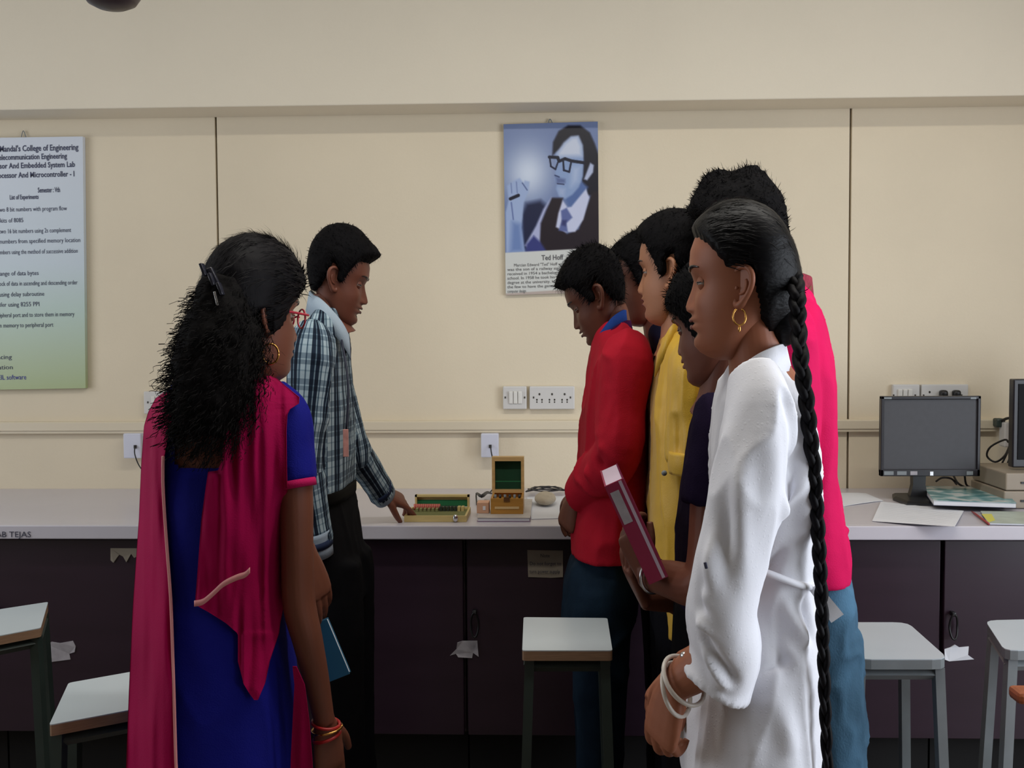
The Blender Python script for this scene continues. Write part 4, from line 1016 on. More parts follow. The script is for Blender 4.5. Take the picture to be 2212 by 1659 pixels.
# ====== 1. man in the plaid shirt ==============================================
def man_plaid():
    Y = 2.70; root = person('person in blue and white plaid shirt and black trousers, facing right, reaching over the counter', (P(735, 1100, Y)[0], Y, 0))
    tr = frame(731, 608, Y, 8, 17, 0, .96)
    hm = head_mesh(tr, MB())
    rows = [(668, 690, 742, .075), (690, 668, 748, .115), (712, 650, 753, .160), (745, 634, 757, .195), (790, 624, 760, .208), (850, 620, 764, .205), (930, 628, 766, .195), (990, 646, 765, .185), (1030, 660, 764, .180), (1056, 666, 762, .178)]
    fs = P(700, 760, Y + .19); fe = P(758, 955, Y + .20); fw = P(829, 1068, Y + .34)
    ns = P(672, 765, Y - .185); ne = P(655, 985, Y - .21); nw = P(691, 1192, Y - .17)
    def f_neck(mb): neck(mb, tr([-.022, 0, -.055]), P(716, 705, Y), .054, .060)
    dirn = np.array([.62, .38, -.26])
    def f_lh(mb): mb.tube([fe * .5 + fw * .5, fw, fw + (fw - fe) / np.linalg.norm(fw - fe) * .01], [.033, .025, .024], 16, 0, Q, 4); hand_parts(mb, fw + [0, 0, .004], dirn, [.25, -.30, .93], -1, (.16, .50, .55, .50), 1.1, .95, .16)
    def f_rh(mb): mb.tube([ne * .4 + nw * .6, nw], [.031, .026], 16, 0, Q, 4); hand_parts(mb, nw, [.10, -.02, -1], [.15, -1, 0], 1, (.35, .4, .45, .5), .6, .98, .05)
    V, N, Fc = fine_parts([f_neck, f_lh, f_rh])
    coarse(hm, rows, Y); hm.tube([fs, fe, fe * .4 + fw * .6], [.05, .04, .03], 12, 0, Q, 3); hm.tube([ns, ne, ne * .3 + nw * .7], [.05, .04, .03], 12, 0, Q, 3)
    xh = P(722, 1150, Y)[0]; L = leg_pair(xh, Y, .84, P(750, 1600, Y)[0], .085, (.076, .076, .062, .056, .050))
    for p, r in L: hm.tube(p, [x - .01 for x in r], 14, 0, Q, 3)
    body_obj(root, hm, (V, N, Fc), SK2, LIPD)
    # shirt
    pl = bpy.data.materials.new('plaid_cloth'); pl.use_nodes = True; nt = pl.node_tree; b = nt.nodes['Principled BSDF']; b.inputs['Roughness'].default_value = .85; b.inputs['Specular IOR Level'].default_value = .2
    uv = nt.nodes.new('ShaderNodeUVMap'); uv.uv_map = 'cloth'; sp_ = nt.nodes.new('ShaderNodeSeparateXYZ'); nt.links.new(uv.outputs[0], sp_.inputs[0])
    def stripe(out, period, stops):
        m1 = nt.nodes.new('ShaderNodeMath'); m1.operation = 'DIVIDE'; m1.inputs[1].default_value = period; nt.links.new(out, m1.inputs[0])
        m2 = nt.nodes.new('ShaderNodeMath'); m2.operation = 'FRACT'; nt.links.new(m1.outputs[0], m2.inputs[0])
        r_ = nt.nodes.new('ShaderNodeValToRGB'); r_.color_ramp.interpolation = 'CONSTANT'; nt.links.new(m2.outputs[0], r_.inputs[0])
        r_.color_ramp.elements[0].position = 0; r_.color_ramp.elements[0].color = lin(stops[0][1]); r_.color_ramp.elements[1].position = stops[1][0]; r_.color_ramp.elements[1].color = lin(stops[1][1])
        for p_, c_ in stops[2:]: e = r_.color_ramp.elements.new(p_); e.color = lin(c_)
        return r_.outputs[0]
    A_ = stripe(sp_.outputs['X'], .052, [(0, (176, 194, 202)), (.20, (84, 106, 124)), (.26, (168, 188, 198)), (.42, (30, 44, 62)), (.60, (118, 140, 154)), (.66, (24, 36, 54)), (.84, (140, 160, 172)), (.92, (70, 92, 110))])
    B_ = stripe(sp_.outputs['Y'], .060, [(0, (235, 238, 240)), (.28, (186, 198, 206)), (.34, (240, 242, 244)), (.55, (150, 162, 174)), (.72, (225, 230, 234)), (.78, (146, 158, 172))])
    mx = nt.nodes.new('ShaderNodeMix'); mx.data_type = 'RGBA'; mx.blend_type = 'MULTIPLY'; mx.inputs[0].default_value = .85; nt.links.new(A_, mx.inputs[6]); nt.links.new(B_, mx.inputs[7]); nt.links.new(mx.outputs[2], b.inputs['Base Color'])
    sl_n = tubef([ns + [.0, .03, .035], ns, ns * .5 + ne * .5, ne, ne * .45 + nw * .55, nw], [.062, .072, .064, .057, .049, .042])
    sl_f = tubef([fs + [0, -.03, .035], fs, fs * .5 + fe * .5, fe, fe * .45 + fw * .55, fw], [.062, .070, .062, .056, .047, .040])
    up_ = P(700, 700, Y); dn_ = P(700, 1060, Y)
    cloth('plaid_shirt', pl, root, [rows_loft(rows, Y), sl_n, sl_f], amp=.006, freq=(11, 11, 4), seed=3,
          folds=[(ne + [-.02, -.03, .03], ne + [.05, -.05, -.03], .012, .009), (P(690, 850, Y - .2), P(735, 1000, Y - .19), .012, .008), (P(672, 880, Y - .2), P(700, 1010, Y - .19), .012, -.008), (fe + [0, -.05, .03], fe + [.05, -.05, .0], .012, .008), (P(730, 760, Y - .17), P(752, 960, Y - .14), .010, .006)],
          uvseg=[(dn_, up_, .17), (ne, ns, .07), (nw, ne, .05), (fe, fs, .07), (fw, fe, .05)])
    # collar, placket, cuffs
    cpts = [P(x, y, Y + dy) for x, y, dy in ((752, 732, -.075), (735, 700, -.088), (703, 664, -.084), (678, 644, -.03), (674, 638, .03), (700, 660, .08), (740, 700, .085), (750, 715, .06))]
    th_ = MB(); rr = []
    cp, _ = spline(cpts, [1] * len(cpts), 5)
    for i, p in enumerate(cp):
        c = P(716, 690, Y); out = p - c; out[2] = 0; out /= np.linalg.norm(out) + 1e-9; s_ = i / (len(cp) - 1); hgt = .040 + .012 * abs(2 * s_ - 1)
        rr.append(np.array([p + [0, 0, .012], p + out * .006 + [0, 0, .010], p + out * .016 + [0, 0, -hgt], p + out * .011 + [0, 0, -hgt]]))
    th_.loft(rr); o = th_.obj('collar', fabric('collar_cloth', (168, 184, 198)), None, True); adopt(o, root)
    lay = None
    adopt(MB().tube([P(753, 738, Y - .06), P(760, 800, Y - .05), P(766, 880, Y - .05), P(765, 960, Y - .05), P(762, 1040, Y - .05)], [.008] * 5, 8, 0, 1, 4, .5).obj('button_placket', fabric('dark_placket', (52, 66, 86)), root, True), root) if False else None
    for e_, w_, s__ in ((ne, nw, 1), (fe, fw, 1)):
        a = (w_ - e_) / np.linalg.norm(w_ - e_)
        adopt(MB().tube([w_ - a * .055, w_ - a * .03, w_ + a * .008], [.0455, .045, .043], 24, 0, Q, 2).obj('cuff', fabric('cuff_cloth', (146, 160, 176)), None, True), root)
        adopt(MB().tube([w_ - a * .034, w_ - a * .016], [.0468, .0462], 24, 0, Q, 1).obj('cuff_stripe', fabric('cuff_navy', (36, 46, 72)), None, True), root)
    idc = P(747, 957, Y - .185)
    adopt(MB().box(idc, (.013, .004, .066), 0, None, .001).obj('id_card', mat('id_card', (196, 140, 132), .5, .2, 60)), root)
    adopt(MB().tube([P(738, 735, Y - .10), P(752, 830, Y - .165), P(748, 930, Y - .175)], [.003] * 3, 8).obj('lanyard', mat('lanyard', (38, 42, 60), .7), None, True), root)
    adopt(MB().tube([P(735, 718, Y - .02), P(750, 760, Y - .01)], [.03, .012], 14, 0, Q, 3).obj('undershirt', fabric('dark_undershirt', (36, 34, 46)), None, True), root)
    # trousers
    prow = [(1060, 668, 758, .168), (1072, 664, 764, .178), (1110, 662, 772, .182), (1170, 668, 782, .184), (1230, 676, 790, .182), (1290, 684, 794, .17)]
    lt = [lambda mb, p=p, r=r: mb.tube([x + [.01, 0, 0] for x in p], [x + .018 for x in r], 24, 0, Q, 5) for p, r in L]
    cloth('trousers', NAVYP, root, [rows_loft(prow, Y)] + lt, .008, 5, .005, (8, 8, 5), seed=8, zmin=.03)
    br = rows_loft([(1047, 657, 768, .190), (1053, 656, 770, .192), (1072, 656, 770, .192)], Y, sub=2)
    adopt(MB().loft(br).obj('belt', mat('black_leather', (9, 8, 8), .7, spec=.05), None, True), root)
    shoes(root, [(P(740, 1600, Y)[0] + .02, Y - .085), (P(740, 1600, Y)[0] + .02, Y + .085)], SHOE, 5)
    adopt(hair_mesh(tr, 'm', .022, .016, .007, .014, bumps=[((.95, 0, .55), .020, .30), ((.1, 0, 1), .006, .5)], nstr=3500, slen=.016, lift=.25, seed=4, flow=(.7, 0, -.45)).obj('hair', HAIRS, None, True), root)
    return root
man_plaid()

# ====== 2. boy in the red shirt ================================================
def boy_red():
    Y = 2.64; root = person('person in red shirt with blue collar and dark jeans, head bent, at the counter', (P(1310, 1200, Y)[0], Y, 0))
    tr = frame(1291, 646, Y, 174, 30, 0, .94)
    hm = head_mesh(tr, MB(), nose=.85)
    rows = [(697, 1300, 1356, .07), (718, 1290, 1372, .11), (742, 1285, 1388, .16), (780, 1279, 1400, .190), (830, 1272, 1408, .20), (900, 1264, 1408, .195), (980, 1258, 1402, .185), (1060, 1252, 1396, .18), (1120, 1242, 1392, .18), (1168, 1236, 1386, .182), (1190, 1234, 1382, .182)]
    ns = P(1352, 790, Y - .19); ne = P(1338, 975, Y - .215); nw = P(1242, 1078, Y - .06)
    fs = P(1340, 790, Y + .18); fe = P(1318, 975, Y + .21); fw = P(1252, 1072, Y + .24)
    def f_neck(mb): neck(mb, tr([-.022, 0, -.055]), P(1330, 735, Y), .052, .058)
    def f_h(mb):
        mb.tube([ne * .3 + nw * .7, nw], [.033, .027], 16, 0, Q, 4); hand_parts(mb, nw + [0, .01, 0], [-.35, .18, -.85], [-.5, -.8, .2], -1, (.9, 1.0, 1.05, 1.1), .8, .9, .03)
        mb.tube([fe * .3 + fw * .7, fw], [.033, .027], 16, 0, Q, 4); hand_parts(mb, fw, [-.5, .35, -.55], [-.5, .1, .8], 1, (.5, .6, .6, .7), .6, .9, .05)
    V, N, Fc = fine_parts([f_neck, f_h])
    coarse(hm, rows, Y); hm.tube([ns, ne, ne * .4 + nw * .6], [.05, .04, .03], 12, 0, Q, 3); hm.tube([fs, fe, fe * .4 + fw * .6], [.05, .04, .03], 12, 0, Q, 3)
    L = leg_pair(P(1296, 1220, Y)[0], Y, .79, P(1290, 1600, Y)[0], .085, (.098, .084, .066, .058, .054))
    for p, r in L: hm.tube(p, [x - .014 for x in r], 14, 0, Q, 3)
    body_obj(root, hm, (V, N, Fc), SK4, LIPD)
    RED = fabric('red_cloth', (166, 20, 40)); 
    sl_n = tubef([ns + [0, .03, .035], ns, ns * .5 + ne * .5, ne, ne * .5 + nw * .5, nw * .93 + ne * .07], [.060, .074, .070, .066, .058, .044])
    sl_f = tubef([fs + [0, -.03, .035], fs, fs * .5 + fe * .5, fe, fe * .5 + fw * .5, fw * .93 + fe * .07], [.058, .068, .064, .060, .052, .044])
    fl = [(P(1350, 760, Y - .2), P(1385, 1000, Y - .2), .014, -.012), (P(1310, 770, Y - .17), P(1330, 980, Y - .24), .014, .009), (P(1300, 960, Y - .25), P(1350, 1000, Y - .26), .011, .010), (P(1285, 990, Y - .25), P(1330, 1030, Y - .24), .011, -.010), (P(1265, 1010, Y - .2), P(1300, 1050, Y - .2), .010, .009), (P(1340, 1050, Y - .19), P(1330, 1180, Y - .19), .014, .010), (P(1300, 1080, Y - .19), P(1270, 1180, Y - .19), .014, -.010), (P(1370, 850, Y - .2), P(1395, 1100, Y - .19), .014, .010)]
    cloth('red_shirt', RED, root, [rows_loft(rows, Y), sl_n, sl_f], .0055, 5, .010, (9, 9, 4), [(a, b, w_, h * 1.5) for a, b, w_, h in fl], 21)
    cpts = [P(x, y, Y + dy) for x, y, dy in ((1287, 748, -.045), (1298, 728, -.07), (1320, 700, -.085), (1342, 684, -.06), (1352, 680, -.01), (1346, 682, .04), (1325, 700, .075), (1300, 728, .06))]
    cp, _ = spline(cpts, [1] * 8, 5)
    for nm, m_, o1, h0 in (('blue_collar', fabric('blue_collar', (28, 60, 130)), .004, .030), ('collar_lining', fabric('dark_collar_edge', (58, 18, 56)), .012, .040)):
        rr = []
        for i, p in enumerate(cp):
            out = p - P(1322, 725, Y); out[2] = 0; out /= np.linalg.norm(out) + 1e-9; top = .014 if nm == 'blue_collar' else -.012
            rr.append(np.array([p + out * (o1 - .006) + [0, 0, top], p + out * o1 + [0, 0, top - .002], p + out * (o1 + .006) + [0, 0, -h0], p + out * (o1 - .004) + [0, 0, -h0]]))
        adopt(MB().loft(rr).obj(nm, m_, None, True), root)
    prow = [(1165, 1256, 1366, .150), (1185, 1248, 1372, .160), (1212, 1232, 1374, .168), (1245, 1222, 1378, .176), (1290, 1216, 1378, .176), (1330, 1213, 1372, .166)]
    lt = [lambda mb, p=p, r=r: mb.tube(p, [x + .008 for x in r], 24, 0, Q, 5) for p, r in L]
    cloth('jeans', JEAN, root, [rows_loft(prow, Y)] + lt, .008, 5, .006, (9, 9, 6), seed=23, zmin=.03)
    shoes(root, [(P(1290, 1600, Y)[0] - .02, Y - .085), (P(1290, 1600, Y)[0] - .02, Y + .085)], SHOE, 180)
    adopt(hair_mesh(tr, 'm', .020, .022, .010, .010, bumps=[((.95, 0, .35), .016, .25)], nstr=4200, slen=.026, lift=.35, seed=5, flow=(.8, 0, -.4)).obj('hair', HAIRS, None, True), root)
boy_red()

# ====== 3. dark-faced young man between red and yellow ========================
def man_navy():
    Y = 2.82; root = person('person in navy shirt, mostly hidden between the red shirt and the yellow shirt', (P(1425, 1200, Y)[0], Y, 0))
    tr = frame(1395, 612, Y, 170, 10, 0, .98)
    hm = head_mesh(tr, MB())
    rows = [(700, 1402, 1455, .065), (722, 1396, 1470, .11), (750, 1402, 1484, .15), (790, 1406, 1494, .16), (850, 1404, 1498, .165), (950, 1402, 1492, .16), (1050, 1400, 1485, .155), (1150, 1398, 1480, .16), (1230, 1396, 1480, .16)]
    ns = P(1460, 800, Y - .13); ne = P(1465, 990, Y - .13); nw = P(1440, 1180, Y - .12); fs = P(1460, 800, Y + .15); fe = P(1470, 990, Y + .17); fw = P(1450, 1180, Y + .16)
    def f_all(mb):
        neck(mb, tr([-.022, 0, -.055]), P(1430, 738, Y), .05, .056)
        for e, w_, sd in ((ne, nw, -1), (fe, fw, 1)):
            mb.tube([e * .5 + w_ * .5, w_], [.032, .026], 14, 0, Q, 4); hand_parts(mb, w_, [-.1, 0, -1], [0, sd, 0], sd, S=.95)
    V, N, Fc = fine_parts([f_all], .0028)
    coarse(hm, rows, Y)
    L = leg_pair(P(1440, 1220, Y)[0], Y, .88, P(1440, 1600, Y)[0], .078)
    for p, r in L: hm.tube(p, [x - .01 for x in r], 14, 0, Q, 3)
    body_obj(root, hm, (V, N, Fc), SK4, LIPD)
    NV = mat('navy_red_cloth', (20, 20, 40), .85, .5, 9, .3, 300, spec=.06, aniso=(1, 1, .5))
    cloth('navy_shirt', NV, root, [rows_loft(rows, Y), tubef([ns + [0, .02, .03], ns, ne, nw], [.05, .06, .053, .04]), tubef([fs + [0, -.02, .03], fs, fe, fw], [.05, .06, .053, .04])], .007, 5, .006, (9, 9, 4), seed=31)
    cpts = [P(x, y, Y + dy) for x, y, dy in ((1404, 742, -.03), (1412, 722, -.06), (1432, 704, -.07), (1450, 700, -.02), (1450, 702, .03), (1430, 706, .07), (1410, 726, .05))]
    cp, _ = spline(cpts, [1] * 7, 4)
    adopt(MB().loft([np.array([p + [0, 0, .008], p + [.005, -.004, .006], p + [.006, -.012, -.03], p + [0, -.004, -.03]]) for p in cp]).obj('collar', NV, None, True), root)
    prow = [(1200, 1398, 1478, .15), (1250, 1396, 1480, .155), (1300, 1398, 1478, .15)]
    cloth('trousers', NAVYP, root, [rows_loft(prow, Y)] + [lambda mb, p=p, r=r: mb.tube(p, [x + .008 for x in r], 20, 0, Q, 4) for p, r in L], .009, 4, .004, zmin=.03)
    shoes(root, [(P(1440, 1600, Y)[0] - .02, Y - .075), (P(1440, 1600, Y)[0] - .02, Y + .075)], SHOE, 180)
    adopt(hair_mesh(tr, 'm', .016, .020, .008, .010, bumps=[((.9, 0, .6), .012, .25)], nstr=3000, slen=.024, lift=.4, seed=6, flow=(.8, 0, -.1)).obj('hair', HAIRS, None, True), root)
man_navy()

# ====== 4. young man in the yellow shirt =====================================
def man_yellow():
    Y = 2.42; root = person('person in a yellow shirt with rolled sleeves, third face in the row, looking left', (P(1460, 1200, Y)[0], Y, 0))
    tr = frame(1455, 594, Y, 158, 4, 0, 1.02)
    hm = head_mesh(tr, MB(), nose=.9)
    rows = [(706, 1442, 1500, .07), (730, 1428, 1520, .115), (765, 1418, 1540, .165), (820, 1410, 1548, .185), (880, 1402, 1552, .19), (1000, 1399, 1550, .18), (1100, 1396, 1545, .178), (1180, 1398, 1545, .18), (1260, 1404, 1545, .185), (1345, 1408, 1545, .188)]
    ns = P(1500, 800, Y - .17); ne = P(1492, 1010, Y - .18); nw = P(1440, 1215, Y - .10); fs = P(1500, 800, Y + .17); fe = P(1505, 1020, Y + .20); fw = P(1450, 1180, Y + .12)
    def f_all(mb):
        neck(mb, tr([-.024, 0, -.055]), P(1472, 742, Y), .056, .062)
        mb.tube([ne * .9 + fe * .1, ne * .45 + nw * .55, nw], [.040, .036, .028], 16, 0, Q, 4); hand_parts(mb, nw, [-.35, .2, -.9], [-.6, -.7, 0], -1, (.5, .55, .6, .6), .6, 1)
        mb.tube([fe, fe * .45 + fw * .55, fw], [.040, .036, .028], 16, 0, Q, 4); hand_parts(mb, fw, [-.35, -.2, -.9], [-.6, .7, 0], 1, (.5, .55, .6, .6), .6, 1)
    V, N, Fc = fine_parts([f_all], .0028)
    coarse(hm, rows, Y); hm.tube([ns, ne], [.05, .04], 12, 0, Q, 3); hm.tube([fs, fe], [.05, .04], 12, 0, Q, 3)
    L = leg_pair(P(1475, 1260, Y)[0], Y, .86, P(1470, 1600, Y)[0], .085)
    for p, r in L: hm.tube(p, [x - .01 for x in r], 14, 0, Q, 3)
    body_obj(root, hm, (V, N, Fc), SK3, LIP)
    YL = mat('yellow_satin', (212, 168, 44), .45, .05, 8, .2, 400, spec=.4, sheen=.2)
    fl = [(P(1440, 760, Y - .12), P(1420, 1120, Y - .17), .010, -.008), (P(1455, 770, Y - .16), P(1440, 1100, Y - .19), .009, .008), (P(1475, 790, Y - .2), P(1462, 1000, Y - .22), .009, -.008), (P(1415, 850, Y - .1), P(1405, 1100, Y - .12), .01, .007)]
    cloth('yellow_shirt', YL, root, [rows_loft(rows, Y), tubef([ns + [0, .03, .035], ns, ns * .5 + ne * .5, ne + [0, 0, .01]], [.055, .068, .062, .058]), tubef([fs + [0, -.03, .035], fs, fs * .5 + fe * .5, fe + [0, 0, .01]], [.055, .066, .060, .058])], .0058, 5, .006, (13, 13, 3), fl, 41)
    for e in (ne, fe): adopt(MB().tube([e + [0, 0, .035], e + [0, 0, .01], e + [0, 0, -.012]], [.0625, .064, .060], 24, 0, Q, 3).obj('rolled_cuff', YL, None, True), root)
    adopt(MB().ell(P(1435, 1022, Y - .20), (.006, .004, .006), nu=12, nv=8).obj('cuff_button', M['iron2'], None, True), root)
    cpts = [P(x, y, Y + dy) for x, y, dy in ((1422, 775, -.04), (1432, 748, -.075), (1450, 715, -.085), (1476, 700, -.05), (1486, 698, .0), (1480, 700, .05), (1455, 715, .08), (1430, 750, .06))]
    cp, _ = spline(cpts, [1] * 8, 5); rr = []
    for i, p in enumerate(cp):
        out = p - P(1462, 745, Y); out[2] = 0; out /= np.linalg.norm(out) + 1e-9
        rr.append(np.array([p + [0, 0, .012], p + out * .005 + [0, 0, .010], p + out * .014 + [0, 0, -.04], p + out * .008 + [0, 0, -.04]]))
    adopt(MB().loft(rr).obj('collar', YL, None, True), root)
    prow = [(1250, 1410, 1530, .155), (1300, 1408, 1534, .16), (1350, 1404, 1540, .17)]
    cloth('trousers', fabric('charcoal_trousers', (18, 18, 23)), root, [rows_loft(prow, Y)] + [lambda mb, p=p, r=r: mb.tube(p, [x + .01 for x in r], 20, 0, Q, 4) for p, r in L], .009, 4, .004, zmin=.03)
    shoes(root, [(P(1470, 1600, Y)[0] - .02, Y - .08), (P(1470, 1600, Y)[0] - .02, Y + .08)], SHOE, 180)
    adopt(hair_mesh(tr, 'm', .018, .012, .010, .014, bumps=[((.75, 0, .7), .006, .3)], nstr=3000, slen=.016, lift=.25, seed=7, flow=(.5, 0, -.5)).obj('hair', HAIRS, None, True), root)
man_yellow()

# ====== 5. person in the dark purple top, holding the folder ==================
def girl_purple():
    Y = 2.00; root = person('person in a dark purple top with a small ear stud, holding a magenta folder', (P(1530, 1200, Y)[0], Y, 0))
    tr = frame(1541, 706, Y, 148, 14, 0, .97)
    hm = head_mesh(tr, MB(), nose=.7, fat=.97)
    rows = [(842, 1535, 1590, .06), (862, 1522, 1606, .09), (885, 1506, 1622, .13), (920, 1492, 1632, .155), (980, 1480, 1636, .16), (1060, 1468, 1632, .155), (1140, 1462, 1624, .15), (1230, 1462, 1620, .155), (1330, 1460, 1625, .165), (1450, 1446, 1630, .175), (1640, 1440, 1630, .185), (1760, 1438, 1632, .19)]
    ns = P(1545, 930, Y - .15); ne = P(1500, 1262, Y - .17); nw = P(1392, 1240, Y - .06); fs = P(1545, 930, Y + .14); fe = P(1500, 1285, Y + .16); fw = P(1392, 1292, Y + .08)
    def f_all(mb):
        neck(mb, tr([-.024, 0, -.055]), P(1552, 868, Y), .046, .050)
        mb.tube([P(1530, 1050, Y - .16), ne + [.015, 0, .04], ne, ne * .5 + nw * .5, nw], [.040, .038, .039, .034, .026], 18, 0, Q, 5)
        hand_parts(mb, nw, [-.50, .12, .80], [-.75, -.55, -.2], -1, (.75, .8, .85, .9), .5, .92, .06)
        mb.tube([P(1540, 1060, Y + .15), fe, fe * .5 + fw * .5, fw], [.036, .036, .032, .024], 18, 0, Q, 5)
        hand_parts(mb, fw, [-.55, -.2, .75], [-.7, -.1, -.6], 1, (.4, .45, .5, .55), .6, .92, .06)
    V, N, Fc = fine_parts([f_all])
    coarse(hm, rows, Y, .02)
    body_obj(root, hm, (V, N, Fc), SK2, LIP)
    PU = fabric('dark_purple_cloth', (24, 16, 37))
    cloth('purple_top', PU, root, [rows_loft(rows[:8] + [(1330, 1460, 1625, .165)], Y), tubef([ns + [0, .03, .04], ns, P(1530, 1030, Y - .16), P(1522, 1092, Y - .165)], [.045, .056, .056, .054]), tubef([fs + [0, -.03, .04], fs, P(1530, 1040, Y + .155), P(1522, 1092, Y + .16)], [.045, .054, .052, .05])], .006, 5, .005, (10, 10, 4), seed=51)
    cloth('dark_skirt', fabric('dark_skirt', (12, 11, 15)), root, [rows_loft([(1300, 1455, 1628, .165), (1400, 1448, 1630, .175), (1560, 1442, 1634, .185), (1760, 1438, 1640, .20), (1980, 1440, 1650, .205), (2260, 1450, 1650, .205)], Y)], .009, 4, .010, (12, 12, 1.5), seed=52, zmin=.05)
    for s in (-1, 1): pass
    shoes(root, [(P(1530, 1600, Y)[0] - .02, Y - .075), (P(1530, 1600, Y)[0] - .02, Y + .075)], SHOE, 180)
    adopt(hair_mesh(tr, 'fl', .012, .010, .012, .016, bumps=[], nstr=5200, slen=.024, lift=.05, seed=8, flow=(-.4, 0, -.6), rough=.002, jit=.2).obj('hair', HAIRS, None, True), root)
    bun = MB(); bun.ell(tr([-.118, 0, .000]), (.036, .045, .042)); Vb, Nb, Fb = remesh(bun, .004, 1); Vb = Vb + Nb * (.004 * fbm(Vb * 60))[:, None]
    adopt(mesh_obj('hair_bun', Vb, Fb, HAIRS, None, True), root)
    e = tr([-.002, .079, -.036])
    adopt(MB().ell(e, (.0045, .0045, .0045), nu=12, nv=8).obj('ear_stud', M['silver'], None, True), root)
    ax = (nw - ne) / np.linalg.norm(nw - ne); e1 = np.cross(ax, [0, 1, 0]); e1 /= np.linalg.norm(e1); e2 = np.cross(ax, e1)
    torus('bracelet', nw - ax * .028, .0315, .0035, e1 * .95, e2, M['silver'], root)
    return root
girl_purple()
# the folder : a magenta ring file held upright
def folder():
    top = P(1320, 1024, 1.93); bot = P(1412, 1226, 1.93); d = bot - top; L = np.linalg.norm(d); d /= L
    yv = np.array([.01, .99, 0]); yv -= d * (d @ yv); yv /= np.linalg.norm(yv); nx = np.cross(d, yv)
    mg = mat('magenta_cover', (138, 18, 62), .6); mg2 = mat('magenta_dark', (96, 20, 54), .8, spec=.1); pg = mat('page_edge', (188, 170, 186), .7)
    t = thing('folder', 'magenta folder with white stripe held up in front of the purple top', 'folder', bot)
    Rm = Matrix(np.stack([d, yv, nx], 1).tolist())
    c = (top + bot) / 2
    adopt(MB().box(c + nx * -.0165, (L, .20, .003), 0, Rm, .001).obj('front_cover', mg), t)
    adopt(MB().box(c + nx * .0165, (L, .20, .003), 0, Rm, .001).obj('rear_cover', mg2), t)
    adopt(MB().box(c + yv * .004, (L * .985, .19, .0298), 0, Rm, .0).obj('pages', pg), t)
    adopt(MB().box(c - yv * .1015, (L, .003, .036), 0, Rm, .001).obj('spine', mg), t)
    adopt(MB().box(c - yv * .1034 + nx * .010, (L * .98, .0008, .0055), 0, Rm).obj('spine_stripe', pg), t)
    adopt(MB().box(top + d * .045 - yv * .1034 - nx * .006, (.06, .0008, .016), 0, Rm).obj('spine_label', M['tornp']), t)
folder()

